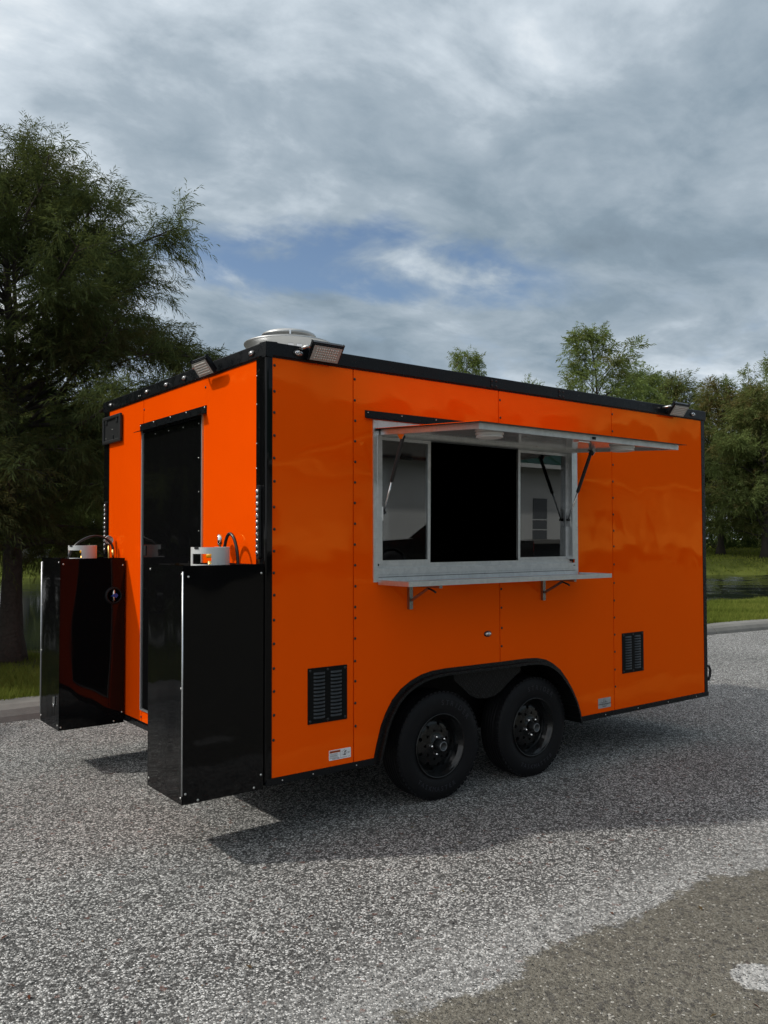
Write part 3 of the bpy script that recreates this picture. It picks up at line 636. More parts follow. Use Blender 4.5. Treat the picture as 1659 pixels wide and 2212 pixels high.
# clear marker lamps
def marker(loc, ax, sx=0.030, sz=0.017):
    m = MB(); vs = []
    base = MB(); base.lathe([(1.0, 0.0), (1.0, 0.4), (0.86, 0.6)], 20, ax='y'); lens = MB(); lens.lathe([(0.80, 0.55), (0.74, 0.95), (0.52, 1.35), (0.25, 1.55), (0.0, 1.6)], 20, ax='y')
    Mx = Matrix.Translation(loc) @ (Matrix.Identity(4) if ax == 'y' else Matrix.Rotation(R(-90), 4, 'Z')) @ Matrix.Diagonal((sx, -0.012, sz, 1))
    o = base.xf(Mx).build('marker_lamp', 'black_plastic', T); lens.xf(Mx).build('lens', 'clear_lens', o)
for y in (0.156, 1.066, 1.357, 1.70, 2.44): marker((-0.0130, y-0.012, 2.714), 'x')
marker((0.194, -0.0130, 2.714), 'y', 0.034, 0.019); marker((4.090, -0.0130, 2.714), 'y', 0.034, 0.019)
marker((1.679, 0.0, 1.031), 'y', 0.034, 0.020)

# LED strips on the rear corner posts
def led_strip(y, x):
    z0, z1 = 1.555, 1.965; n = 11
    b = MB(); o_ = []
    for k in range(13): a = R(-90+180*k/12); o_.append((0.017*math.sin(a), z1-0.02+0.02*math.cos(a)))
    for k in range(13): a = R(90+180*k/12); o_.append((0.017*math.sin(a), z0+0.02+0.02*math.cos(a)))
    b.prism([(y+p, q) for p, q in o_], x-0.014, x, 'x'); st = b.build('led_strip', 'black_plastic', T)
    for k in range(n):
        zc = z0+0.035+(z1-z0-0.07)*k/(n-1)
        MB().lathe([(0.0130, 0.0), (0.0125, -0.004), (0.0085, -0.008), (0.0, -0.0100)], 10, c=(x-0.014, y, zc), ax='x').build('led_lens', 'clear_lens', st)
led_strip(0.056, -0.0115); led_strip(2.535, -0.0055)

# floodlights on arms
def flood(loc, rz, w=0.205, h=0.108, tilt=37):
    """face looks along -y (after rz) and down by tilt"""
    loc = Vector(loc); Mx = Matrix.Translation(loc) @ Matrix.Rotation(rz, 4, 'Z') @ Matrix.Rotation(R(tilt), 4, 'X')
    hs = MB(); hs.cbox(-w/2, w/2, -0.004, 0.016, -h/2, h/2, 0.005)
    for k in range(9): hs.box(-w/2+0.012+k*(w-0.03)/8, -w/2+0.017+k*(w-0.03)/8, 0.0165, 0.034, -h/2+0.012, h/2-0.012)
    hs.box(-w/2-0.002, w/2+0.002, 0.004, 0.03, h/2+0.001, h/2+0.006)
    f = hs.xf(Mx).build('floodlight', 'black_trim', T)
    MB().box(-w/2+0.009, w/2-0.009, -0.0068, -0.0045, -h/2+0.009, h/2-0.009).xf(Mx).build('lamp_face', 'led_panel', f)
    d = MB()
    for i in range(10):
        for j in range(5): d.lathe([(0.0062, -0.007), (0.0045, -0.0092), (0.0, -0.0100)], 6, c=(-w/2+0.034+i*(w-0.068)/9, 0, -h/2+0.024+j*(h-0.048)/4), ax='y')
    tag(d.xf(Mx).build('led_dots', 'led_dot', f), kind='stuff')
    br = MB()
    for s in (-1, 1): br.box(s*(w/2+0.004)-0.0015, s*(w/2+0.004)+0.0015, 0.002, 0.020, h/2-0.05, h/2+0.012)
    br.xf(Mx).build('side_plate', 'black_trim', f)
    arm = MB(); A = Mx @ Vector((-w/2-0.006, 0.010, h/2-0.030)); back = Matrix.Rotation(rz, 3, 'Z') @ Vector((0, 1, 0)); side = Matrix.Rotation(rz, 3, 'Z') @ Vector((-1, 0, 0))
    arm.tube([A, A+side*0.022, A+side*0.026+back*0.03+Vector((0, 0, -0.004)), A+side*0.026+back*0.07+Vector((0, 0, -0.006))], 0.0085, 8)
    arm.build('bracket_arm', 'screw_steel', f)
flood((0.340, -0.075, 2.719), 0.0); flood((3.790, -0.082, 2.710), 0.0); flood((-0.090, 0.619, 2.699), R(-90))

# roof exhaust fan
fx, fy = 1.33, 1.99
fan = MB().box(fx-0.24, fx+0.24, fy-0.24, fy+0.24, 2.745, 2.98, 0.01).build('exhaust_fan', 'fan_metal', T)
MB().lathe([(0.225, 2.982), (0.240, 3.02), (0.288, 3.10), (0.330, 3.19), (0.355, 3.255), (0.366, 3.272), (0.373, 3.280), (0.374, 3.288), (0.368, 3.293), (0.358, 3.290), (0.350, 3.26), (0.29, 3.20), (0.12, 3.18), (0.0, 3.18)], 64, c=(fx, fy, 0)).build('wind_bowl', 'fan_metal', fan)
MB().lathe([(0.208, 3.182), (0.208, 3.342), (0.221, 3.345), (0.228, 3.352), (0.229, 3.364), (0.222, 3.374), (0.200, 3.386), (0.0, 3.394)], 64, c=(fx, fy, 0)).build('motor_dome', 'fan_metal', fan)
for k in range(4):
    a = R(90*k+62); cx_, cy_ = fx+0.226*math.cos(a), fy+0.226*math.sin(a)
    MB().box(-0.010, 0.006, -0.007, 0.007, -0.034, 0.002, 0.002).xf(Matrix.Translation((cx_, cy_, 3.364)) @ Matrix.Rotation(a, 4, 'Z')).build('clamp', 'chrome', fan)
for a0 in (-118, -107): MB().box(-0.0005, 0.0015, -0.022, 0.022, -0.014, 0.014).xf(Matrix.Translation((fx+0.344*math.cos(R(a0)), fy+0.344*math.sin(R(a0)), 3.215)) @ Matrix.Rotation(R(a0), 4, 'Z') @ Matrix.Rotation(R(18), 4, 'Y')).build('notice', 'sticker_white', fan)
MB().box(fx-0.75, fx-0.55, fy-0.05, fy+0.05, 2.742, 2.90, 0.004).build('roof_vent', 'galvanised', T)

# serving window
win = MB().box(0.757, 0.792, -0.010, 0.060, 1.515, 2.290).build('window_frame', 'aluminium', T)   # left jamb
MB().box(0.726, 0.757, -0.008, -0.0005, 1.405, 2.384).build('casing', 'aluminium', win)
MB().box(2.569, 2.600, -0.008, -0.0005, 1.405, 2.384).build('casing', 'aluminium', win)
MB().box(0.7575, 2.5685, -0.0085, -0.0005, 2.349, 2.384).build('casing', 'aluminium', win)
MB().box(0.7575, 2.5685, -0.0085, -0.0005, 1.405, 1.448).build('casing', 'aluminium', win)
MB().box(2.538, 2.568, -0.010, 0.060, 1.515, 2.290).build('jamb', 'aluminium', win)
MB().box(0.757, 2.568, -0.0115, 0.064, 2.2905, 2.3485).build('head', 'aluminium', win)
MB().box(0.757, 2.568, -0.0115, 0.020, 1.449, 1.488).box(0.757, 2.568, 0.0205, 0.064, 1.4495, 1.500).build('sill', 'aluminium', win)
MB().box(0.79, 2.54, 0.022, 0.030, 1.5005, 1.5145).build('track', 'aluminium', win)
def pane(x0, x1, y, tilt, edge):
    M0 = Matrix.Translation((0, y, 1.9)) @ Matrix.Rotation(R(tilt), 4, 'X')
    s_ = MB().box(x0, x1, -0.008, 0.008, -0.386, -0.366).box(x0, x1, -0.008, 0.008, 0.37, 0.389)
    s_.box(x0, x0+(0.022 if edge == 'l' else 0.010), -0.009, 0.009, -0.386, 0.389).box(x1-(0.022 if edge == 'r' else 0.010), x1, -0.009, 0.009, -0.386, 0.389)
    p = s_.xf(M0).build('sliding_sash', 'aluminium', win)
    MB().box(x0+0.009, x1-0.009, -0.002, 0.002, -0.3655, 0.3695).xf(M0).build('pane', 'window_glass', p)
pane(0.794, 1.202, 0.030, 0.75, 'r'); pane(2.022, 2.536, 0.048, 0.75, 'l')
for z in (1.42, 1.62, 1.95, 2.37): share('screw', SCYs, (0.735, -0.0082, z), win)
for z in (1.42, 1.62, 1.75, 1.95): share('screw', SCYs, (2.592, -0.0082, z), win)
for xx in (0.75, 1.0, 1.27, 1.54, 1.80, 2.07, 2.35): share('screw', SCYs, (xx, -0.0087, 1.420), win)
MB().box(0.762, 2.565, -0.0118, -0.0087, 1.4325, 1.4350).build('hinge_line', 'black_matt', win)
# dark drip strip above
dr = MB().prism([(0.0, 2.437), (-0.004, 2.437), (-0.004, 2.400), (-0.022, 2.390), (-0.022, 2.386), (0.0, 2.394)], 0.669, 2.655, 'x').build('drip_cap', 'black_trim', T)
for xx in (0.69, 0.95, 1.23, 1.52, 1.80, 2.08, 2.36, 2.63): share('screw', SCYs, (xx, -0.0042, 2.424), dr)

# lifted hatch: frame of tubes below an orange skin with a lip; nearly level
HY, HZ, HL = -0.016, 2.330, 0.895; HA = math.atan2(2.330-2.275, 0.89)
HM = Matrix.Translation((0, HY, HZ)) @ Matrix.Rotation(HA, 4, 'X')      # local -y points out from the wall
hatch = MB().box(0.738, 2.604, -HL, 0.0, 0.0, 0.0022).xf(HM).build('hatch', 'orange_paint', T)
MB().box(0.737, 2.605, -HL-0.001, 0.0, -0.0028, -0.0004).xf(HM).build('skin_edge', 'black_trim', hatch)
for x0, x1, y0, y1 in ((0.772, 2.568, -HL+0.035, -HL+0.060), (0.772, 2.568, -0.028, -0.006)): MB().box(x0, x1, y0, y1, -0.036, -0.0032).xf(HM).build('frame_tube', 'aluminium', hatch)
for x0, x1 in ((0.772, 0.797), (2.543, 2.568)): MB().box(x0, x1, -HL+0.0605, -0.0285, -0.0358, -0.0032).xf(HM).build('frame_tube', 'aluminium', hatch)
MB().box(0.7975, 2.5425, -HL+0.0605, -0.029, -0.020, -0.0035).xf(HM).build('lining', 'white_ceiling', hatch)
MB().tube([HM @ Vector((0.74, 0.004, -0.004)), HM @ Vector((2.60, 0.004, -0.004))], 0.008, 8).build('hinge', 'black_trim', hatch)
for cx_ in (0.955, 2.120):
    lt = MB(); c0 = HM @ Vector((cx_, -0.752, -0.020))
    lt.lathe([(0.080, 0.0), (0.080, -0.012), (0.073, -0.014), (0.073, -0.019), (0.078, -0.021), (0.078, -0.030), (0.070, -0.032), (0.070, -0.037), (0.074, -0.039), (0.074, -0.046), (0.064, -0.050), (0.050, -0.040), (0.0, -0.036)], 40, c=c0); lt.build('dome_light', 'light_plastic', hatch)
MB().box(1.675, 1.735, -HL+0.0335, -HL+0.0345, -0.034, -0.006).xf(HM).build('latch_plate', 'aluminium', hatch)
MB().box(1.692, 1.718, -HL+0.0275, -HL+0.0334, -0.028, -0.012).xf(HM).build('latch', 'black_trim', hatch)
MB().box(1.62, 1.72, -HL+0.075, -HL+0.115, -0.046, -0.0205).xf(HM).build('catch_block', 'chrome', hatch)
for xx in (1.0, 1.35, 1.7, 2.1, 2.4): MB().lathe([(0.006, -0.0205), (0.004, -0.0235), (0.0, -0.0245)], 8, c=(xx, -0.055, 0)).xf(HM).build('screw_head', 'screw_steel', hatch)
# gas struts
def strut(x, low, top, s):
    low, top = Vector(low), Vector(top); mid = low + (top-low)*0.42
    o = MB().tube([mid, mid+(top-low)*0.01, top-(top-low)*0.04, top], [0.0115, 0.0125, 0.0125, 0.010], 12).build('gas_strut', 'black_plastic', T)
    MB().tube([low, mid+(top-low)*0.02], 0.0058, 10).build('piston_rod', 'chrome', o)
    MB().lathe([(0.010, -0.012), (0.010, 0.012)], 10, c=low, ax='x').build('ball_joint', 'black_plastic', o)
    MB().box(x-0.003+s*0.014, x+0.003+s*0.014, low.y-0.012, low.y+0.020, low.z-0.05, low.z+0.035, 0.002).build('mount_plate', 'aluminium', o)
    MB().prism([(top.y-0.035, top.z+0.036), (top.y+0.035, top.z+0.036), (top.y+0.035, top.z+0.015), (top.y+0.010, top.z-0.014), (top.y-0.010, top.z-0.014), (top.y-0.035, top.z+0.015)], x+s*0.014-0.002, x+s*0.014+0.002, 'x').build('mount_plate', 'chrome', o)
    MB().lathe([(0.010, -0.012), (0.010, 0.012)], 10, c=top, ax='x').build('ball_joint', 'black_plastic', o)
strut(0.806, (0.806, -0.004, 1.825), (0.806, -0.194, 2.268), -1); strut(2.520, (2.520, 0.014, 1.802), (2.520, -0.197, 2.272), 1)
MB().tube([(2.524, -0.197, 2.275), (2.528, -0.185, 2.30), (2.53, -0.175, 2.30), (2.53, -0.165, 2.318)], 0.009, 8).build('strut_knuckle', 'black_plastic', T)

# serving counter and folding brackets
ctr = MB().box(0.760, 2.602, -0.302, -0.013, 1.3915, 1.4045).build('serving_counter', 'aluminium', T, bevel=0.002)
MB().box(0.758, 2.604, -0.3045, -0.3022, 1.389, 1.418).build('counter_edge', 'aluminium', ctr)
MB().box(0.7575, 0.7598, -0.302, -0.013, 1.3892, 1.4175).build('counter_edge', 'aluminium', ctr)
MB().box(2.6022, 2.6045, -0.302, -0.013, 1.3892, 1.4175).build('counter_edge', 'aluminium', ctr)
for bx in (1.005, 2.216):
    b_ = MB().box(bx-0.014, bx+0.014, -0.022, -0.0008, 1.230, 1.391).build('bracket', 'bracket_steel', ctr)
    MB().box(bx-0.012, bx+0.012, -0.300, -0.024, 1.372, 1.391).build('bracket', 'bracket_steel', ctr)
    MB().tube([(bx, -0.024, 1.285), (bx, -0.185, 1.368)], 0.0095, 4, smooth=False).build('bracket', 'bracket_steel', ctr)
    MB().tube([(bx, -0.19, 1.366), (bx+0.01, -0.225, 1.352), (bx+0.012, -0.24, 1.343)], 0.006, 6).build('release_lever', 'black_plastic', ctr)

# louvred vents
def vent(x0, x1, z0, z1):
    v = MB().box(x0, x1, -0.004, -0.0003, z0, z1).build('louvre_vent', 'black_matt', T)
    n = 13; w = (x1-x0)*0.285; h = (z1-z0)
    lm = MB(); s_ = w/2; pts = []
    for i in range(9):
        u = -s_+2*s_*i/8; e = math.sqrt(max(0, 1-(abs(u)/s_)**4))
        pts.append([(u, 0, 0.0065), (u, -0.010*e, -0.002), (u, -0.0085*e, -0.0065), (u, 0, -0.0065)])
    lm.add([p for q in pts for p in q], [(i*4+j, (i+1)*4+j, (i+1)*4+j+1, i*4+j+1) for i in range(8) for j in range(3)], True)
    me = lm.mesh('louvre', 'louvre_grey')
    for cx_ in (x0+(x1-x0)*0.285, x0+(x1-x0)*0.715):
        for k in range(n): share('louvre', me, (cx_, -0.0041, z0+h*(0.105+0.79*k/(n-1))), v)
    for cx_ in (x0+0.015, (x0+x1)/2, x1-0.015):
        for z in (z0+0.015, z1-0.015): share('rivet', RIV, (cx_, -0.0040, z), v)
simple('louvre_grey', (0.026, 0.030, 0.034), 0.35, spec=0.4, var=0.3, vscale=120)
vent(0.266, 0.535, 0.6185, 0.933); vent(3.114, 3.384, 0.6245, 0.9325)

# stickers
def quadtxt(mb, txt, size, cx_, cz_, y): me_to_mb(mb, text_mesh(txt, size, 0.0001), Matrix.Translation((cx_, y, cz_)) @ Matrix.Rotation(R(90), 4, 'X')); return mb
def rrect(x0, x1, z0, z1, r):
    out = []
    for cx_, cz_, a0 in ((x1-r, z1-r, 0), (x0+r, z1-r, 90), (x0+r, z0+r, 180), (x1-r, z0+r, 270)):
        for k in range(4): a = R(a0+30*k); out.append((cx_+r*math.cos(a), cz_+r*math.sin(a)))
    return out
ws = MB().prism(rrect(0.410, 0.563, 0.393, 0.451, 0.005), -0.0011, -0.0002).build('warning_sticker', 'sticker_white', T)
MB().box(0.4145, 0.488, -0.0014, -0.0012, 0.4345, 0.4465).build('printed_band', 'warn_orange', ws)
pr = MB(); quadtxt(pr, 'WARNING', 0.0135, 0.4555, 0.4402, -0.00165); pr.prism([(0.4175, 0.4360), (0.4275, 0.4360), (0.4225, 0.4452)], -0.0017, -0.0015)
rg = random.Random(4); z = 0.4305
for k in range(9):
    if k in (2, 5): z -= 0.002
    pr.box(0.4165+(0.016 if k > 6 else 0), 0.4165+rg.uniform(0.05, 0.069), -0.0014, -0.0012, z-0.0011, z); z -= 0.0035
pr.box(0.4895, 0.4902, -0.0014, -0.0012, 0.3965, 0.4475)
wt_ = []
for k in range(20): a = 2*math.pi*k/20; wt_.append((0.5225+0.0075*math.cos(a), 0.424+0.0125*math.sin(a)))
n = len(wt_); vs = [(a, -0.00135, b) for a, b in wt_] + [(0.5225+(a-0.5225)*0.5, -0.00135, 0.424+(b-0.424)*0.55) for a, b in wt_]; pr.add(vs, [(i, (i+1) % n, (i+1) % n+n, i+n) for i in range(n)])
pr.box(0.5105, 0.518, -0.0014, -0.0012, 0.412, 0.417).box(0.525, 0.534, -0.0014, -0.0012, 0.4345, 0.4375)
pr.tube([(0.500, -0.0014, 0.432), (0.523, -0.0014, 0.4455)], 0.0006, 4).tube([(0.508, -0.0014, 0.4265), (0.507, -0.0014, 0.419), (0.500, -0.0014, 0.4155)], 0.0006, 4)
for dz in (0.4275, 0.424, 0.4205): pr.box(0.5385, 0.556-(0.4275-dz)*0.6, -0.0014, -0.0012, dz-0.0010, dz)
pr.box(0.4935, 0.536, -0.0014, -0.0012, 0.4005, 0.4020).box(0.544, 0.558, -0.0014, -0.0012, 0.4005, 0.4015)
pr.build('print', 'ink', ws)
s2 = MB().prism(rrect(2.822, 2.970, 0.391, 0.4655, 0.003), -0.0011, -0.0002).build('maker_sticker', 'sticker_grey', T)
pr = MB(); pr.box(2.8225, 2.9695, -0.0014, -0.0012, 0.4175, 0.4225)
pr.tube([(2.856, -0.0014, 0.446), (2.857, -0.0014, 0.432), (2.860, -0.0014, 0.429), (2.866, -0.0014, 0.434), (2.870, -0.0014, 0.428), (2.876, -0.0014, 0.434), (2.880, -0.0014, 0.427), (2.892, -0.0014, 0.450), (2.884, -0.0014, 0.444), (2.893, -0.0014, 0.430), (2.900, -0.0014, 0.436), (2.902, -0.0014, 0.428), (2.909, -0.0014, 0.449), (2.908, -0.0014, 0.430), (2.915, -0.0014, 0.437), (2.920, -0.0014, 0.430), (2.926, -0.0014, 0.438), (2.930, -0.0014, 0.432)], 0.0010, 4)
for a, b, z in ((2.880, 2.905, 0.4570), (2.862, 2.884, 0.4135), (2.890, 2.908, 0.4140), (2.914, 2.934, 0.4145), (2.868, 2.922, 0.4065), (2.874, 2.914, 0.4015)): pr.box(a, b, -0.0014, -0.0012, z-0.0022, z)
pr.build('print', 'ink', s2)
MB().box(2.542, 2.562, -0.0125, -0.0117, 1.466, 1.474).build('maker_mark', 'door_grey', win)

# wheel arch trim in tread plate, skirt between the wheels, wells
def offset(pts, d):
    out = []
    for i, p in enumerate(pts):
        a = Vector(pts[max(i-1, 0)]); b = Vector(pts[min(i+1, len(pts)-1)]); t_ = (b-a).normalized(); nrm = Vector((-t_.y, t_.x)); out.append((p[0]-nrm.x*d*-1*-1, p[1]-nrm.y*d*-1*-1))
    return out
inn = offset(ARCH, 0.042); inn[0] = (ARCH[0][0]+0.030, 0.322); inn[-1] = (ARCH[-1][0]-0.030, 0.322)
outr = list(ARCH); outr[0] = (outr[0][0]-0.008, 0.322); outr[-1] = (outr[-1][0]+0.008, 0.322)
fd = MB(); n = len(ARCH)
rows = [[(p[0], 0.002, p[1]) for p in outr], [(p[0], -0.006, p[1]) for p in outr],
        [(a[0]*0.45+b[0]*0.55, -0.009, a[1]*0.45+b[1]*0.55) for a, b in zip(outr, inn)], [(a[0]*0.40+b[0]*0.60, -0.034, a[1]*0.40+b[1]*0.60) for a, b in zip(outr, inn)],
        [(p[0], -0.036, p[1]) for p in inn], [(p[0], 0.20, p[1]) for p in inn]]
fd.add([p for r in rows for p in r], [(j*n+i, j*n+i+1, (j+1)*n+i+1, (j+1)*n+i) for j in range(len(rows)-1) for i in range(n-1)], False)
fender = fd.build('wheel_arch', 'tread_plate', T)
sk = [(1.375, 0.800)]
for x_, z_ in ((1.382, 0.752), (1.420, 0.722), (1.471, 0.682), (1.530, 0.635), (1.590, 0.612), (1.665, 0.604), (1.745, 0.611), (1.810, 0.640), (1.870, 0.682), (1.930, 0.718), (1.996, 0.752)): sk.append((x_, z_))
sk += [(2.0, 0.800)]
MB().prism(sk, 0.004, 0.008).build('skirt_plate', 'tread_plate', fender)
well = MB(); pts = [(0.762, 0.325)] + inn[1:-1] + [(2.592, 0.325)]
well.add([(a, y, b) for y in (0.205, 0.36) for a, b in pts], [(i, i+1, len(pts)+i+1, len(pts)+i) for i in range(len(pts)-1)]); well.prism(pts, 0.361, 0.37)
well.build('wheel_well', 'interior_black', fender)

# running gear
def tyre_mesh():
    Rr_, wd = 0.345, 0.205
    pr_ = [(0.196, 0.012), (0.200, 0.004), (0.212, 0.006), (0.220, 0.002), (0.245, -0.004), (0.285, -0.006), (0.310, -0.001), (0.322, 0.006), (0.330, 0.008), (0.339, 0.022), (0.343, 0.035)]
    for k in range(5):
        y = 0.050+k*0.024; pr_ += [(0.3445, y-0.008), (0.345, y+0.004), (0.338, y+0.0055), (0.338, y+0.010)]
    pr_ += [(0.343, wd-0.035), (0.339, wd-0.022), (0.325, wd-0.006), (0.285, wd), (0.245, wd-0.003), (0.205, wd-0.012)]
    m = MB(); m.lathe(pr_, 72, ax='y', cap=False)
    # shoulder blocks
    for k in range(60):
        a = 2*math.pi*k/60; b = MB().box(-0.012, 0.012, 0.012, 0.036, 0.334, 0.3455); b.xf(Matrix.Rotation(a, 4, 'Y')); m.add(b.v, b.f)
    return m.mesh('tyre', 'rubber')
def rim_mesh():
    m = MB(); m.lathe([(0.205, 0.010), (0.206, 0.000), (0.200, -0.004), (0.194, 0.002), (0.190, 0.014), (0.178, 0.020), (0.176, 0.034), (0.166, 0.042), (0.163, 0.060), (0.158, 0.066)], 56, ax='y', cap=False)
    return m.mesh('rim', 'rim_black')
def disc_mesh():
    """wheel disc with nine round vent holes"""
    m = MB(); nh = 9; seg = 12; rc, rh = 0.133, 0.0125; vs = []; fs = []; hs_ = []
    def prof(r):  # depth y at radius r
        return float(np.interp(r, [0.0, 0.060, 0.078, 0.095, 0.118, 0.140, 0.1585], [0.040, 0.040, 0.043, 0.048, 0.050, 0.054, 0.066]))
    for h in range(nh):
        a0 = 2*math.pi*h/nh; da = math.pi/nh; k0 = len(vs); ring = []; outer = []
        for j in range(seg):
            t_ = 2*math.pi*j/seg; u, w = math.cos(t_), math.sin(t_)
            r_in = rc+rh*u; an = a0+rh*w/rc; ring.append((r_in, an))
            e = 1.0/max(abs(u), abs(w)); ru = 0.1585 if u > 0 else 0.085
            r_o = rc+(ru-rc)*min(1.0, abs(u)*e) if abs(u) > 1e-6 else rc; outer.append((r_o, a0+da*w*e))
        for r, a in ring+outer: vs.append((r*math.cos(a), prof(r), r*math.sin(a)))
        for r, a in ring: vs.append((r*math.cos(a), prof(r)+0.012, r*math.sin(a)))
        for r, a in ring: vs.append((r*math.cos(a), prof(r), r*math.sin(a)))
        fs += [(k0+j, k0+(j+1) % seg, k0+seg+(j+1) % seg, k0+seg+j) for j in range(seg)]; hs_ += [(k0+3*seg+j, k0+2*seg+j, k0+2*seg+(j+1) % seg, k0+3*seg+(j+1) % seg) for j in range(seg)]
    m.add(vs, fs+hs_, True)
    m.lathe([(0.0852, prof(0.085)), (0.078, 0.044), (0.062, 0.040), (0.052, 0.036), (0.045, 0.028), (0.040, 0.028), (0.0, 0.028)], 48, ax='y', cap=False)
    m.lathe([(0.16, 0.085), (0.0, 0.085)], 32, ax='y', cap=False)
    return m.mesh('wheel_disc', 'rim_black')
def nut_mesh():
    m = MB(); m.lathe([(0.0115, 0.040), (0.0115, 0.024), (0.008, 0.017), (0.004, 0.012), (0.0, 0.011)], 6, ax='y', smooth=False); return m.mesh('lug_nut', 'chrome')
def hub_mesh():
    m = MB(); m.lathe([(0.033, 0.030), (0.032, -0.020), (0.030, -0.026), (0.024, -0.026), (0.022, -0.018), (0.0, -0.018)], 28, ax='y'); return m.mesh('hub_cap', 'hub_grey')
simple('hub_grey', (0.045, 0.048, 0.050), 0.35, 0.5, var=0.3, vscale=80)
simple('hub_ring', (0.20, 0.21, 0.22), 0.3, 0.9)
def letters():
    m = MB()
    for txt, a0, r, size, step, flip in (('STRIDER', 62, 0.272, 0.046, 8.6, False), ('TASKMASTER', -100, 0.272, 0.040, 7.2, True)):
        n_ = len(txt)
        for i, ch in enumerate(txt):
            me = text_mesh(ch, size, 0.0012)
            a = R(a0 - (i-(n_-1)/2)*step) if not flip else R(a0 + (i-(n_-1)/2)*step)
            rot = (a-math.pi/2) if not flip else (a+math.pi/2)
            Mx = Matrix.Translation((r*math.cos(a), -0.0062, r*math.sin(a))) @ Matrix.Rotation(-rot, 4, 'Y') @ Matrix.Rotation(R(90), 4, 'X')
            me_to_mb(m, me, Mx)
    return m.mesh('lettering', 'rubber_letter')
TY, RI, DI, NU, HU, LE = tyre_mesh(), rim_mesh(), disc_mesh(), nut_mesh(), hub_mesh(), letters()
m_ = MB(); m_.lathe([(0.0305, -0.0262), (0.0300, -0.0275), (0.0245, -0.0275), (0.0240, -0.0262)], 28, ax='y', cap=False); HR = m_.mesh('hub_ring', 'hub_ring')
def wheel(x, y, flip, spin):
    w = empty('wheel', (x, y, 0.343), T)
    parts = [share('tyre', TY, (x, y, 0.343), w), share('rim', RI, (x, y, 0.343), w), share('wheel_disc', DI, (x, y, 0.343), w), share('hub_cap', HU, (x, y, 0.343), w), share('hub_ring', HR, (x, y, 0.343), w), share('lettering', LE, (x, y, 0.343), w)]
    for p in parts: p.rotation_euler = (0, spin, 0)
    for k in range(5):
        a = spin + 2*math.pi*k/5 + R(36)
        o = share('lug_nut', NU, (x+0.057*math.cos(a), y, 0.343-0.057*math.sin(a)), w)
    if flip:
        w.rotation_euler = (0, 0, math.pi)
wheel(1.288, 0.030, False, 0.0); wheel(2.155, 0.030, False, R(-14)); wheel(1.288, W_-0.03, True, 0.6); wheel(2.155, W_-0.03, True, 1.1)
ch = MB().box(0.05, 4.25, 0.40, 0.46, 0.30, 0.37).box(0.05, 4.25, W_-0.46, W_-0.40, 0.30, 0.37).box(0.0, 0.05, 0.05, W_-0.05, 0.325, 0.37).build('chassis_rail', 'black_matt', T)
MB().box(0.04, L_-0.03, 0.375, W_-0.375, 0.371, 0.40).box(0.04, 0.75, 0.035, 0.374, 0.3715, 0.40).box(2.63, L_-0.03, 0.035, 0.374, 0.3715, 0.40).build('underfloor', 'black_matt', T)
for xx in (1.288, 2.155): MB().tube([(xx, 0.16, 0.345), (xx, W_-0.16, 0.345)], 0.035, 10).build('axle', 'black_matt', T)
MB().tube([(4.2, 0.55, 0.40), (5.35, 1.30, 0.40)], 0.04, 4, smooth=False).tube([(4.2, W_-0.55, 0.40), (5.35, 1.30, 0.40)], 0.04, 4, smooth=False).build('draw_bar', 'black_matt', T)
jk = MB().tube([(5.15, 1.30, 0.10), (5.15, 1.30, 0.85)], 0.03, 12).box(5.05, 5.25, 1.20, 1.40, 0.0, 0.02).build('tongue_jack', 'black_matt', T)
MB().tube([(5.15, 1.30, 0.012), (5.15, 1.30, 0.2)], 0.022, 10).build('jack_foot', 'screw_steel', jk)
MB().tube([(4.285, 0.02, 0.575), (4.320, 0.01, 0.570), (4.335, 0.005, 0.535), (4.322, 0.005, 0.48), (4.305, 0.01, 0.450)], 0.011, 8).build('cord_loop', 'black_plastic', T)
MB().box(4.286, 4.302, 0.012, 0.045, 0.555, 0.598, 0.003).build('cord_socket', 'black_plastic', T)
MB().tube([(0.16, 2.12, 0.33), (0.16, 2.12, 0.285), (0.12, 2.10, 0.275)], 0.022, 10).build('drain_pipe', 'black_matt', T)

# gas cabinets on the rear, open at the top
def cabinet(y0, y1, hinge_y, near):
    x0, x1, z0, z1 = -0.480, -0.016, 0.312, 1.529; t_ = 0.004
    c = MB().box(x0, x1, y0, y0+t_, z0, z1).build('gas_cabinet', 'black_gloss', T)
    MB().box(x0, x1, y1-t_, y1, z0, z1).build('side_sheet', 'black_gloss', c)
    MB().box(x0-0.0035, x0-0.0003, y0+0.003, y1-0.001, z0-0.001, z1+0.0005).build('front_sheet', 'black_gloss', c)
    MB().box(x0+0.001, x1, y0+t_+0.0005, y1-t_-0.0005, z0, z0+t_).build('base_sheet', 'black_matt', c)
    MB().box(x1-0.004, x1, y0+t_+0.0005, y1-t_-0.0005, z0+0.006, z1-0.002).build('back_sheet', 'black_matt', c)
    MB().tube([(x0-0.005, hinge_y, z0+0.045), (x0-0.005, hinge_y, z1-0.03)], 0.0042, 8).build('piano_hinge', 'aluminium', c)
    return c
c1 = cabinet(0.002, 0.463, 0.0025, True)
for x_, z_ in ((-0.455, 1.472), (-0.030, 1.480), (-0.466, 0.366), (-0.397, 0.324), (-0.072, 0.328), (-0.030, 0.390)): share('screw', SCY, (x_, 0.0015, z_), c1)
for y_, z_ in ((0.438, 1.501), (0.440, 0.355), (0.020, 1.485), (0.020, 0.90), (0.020, 0.345)): share('screw', SCX, (-0.4838, y_, z_), c1)
c2 = cabinet(2.101, 2.563, 2.560, False)
for x_, z_ in ((-0.462, 1.49), (-0.030, 1.475), (-0.470, 0.335), (-0.030, 0.39), (-0.09, 0.33)): share('screw', SCY, (x_, 2.1008, z_), c2)
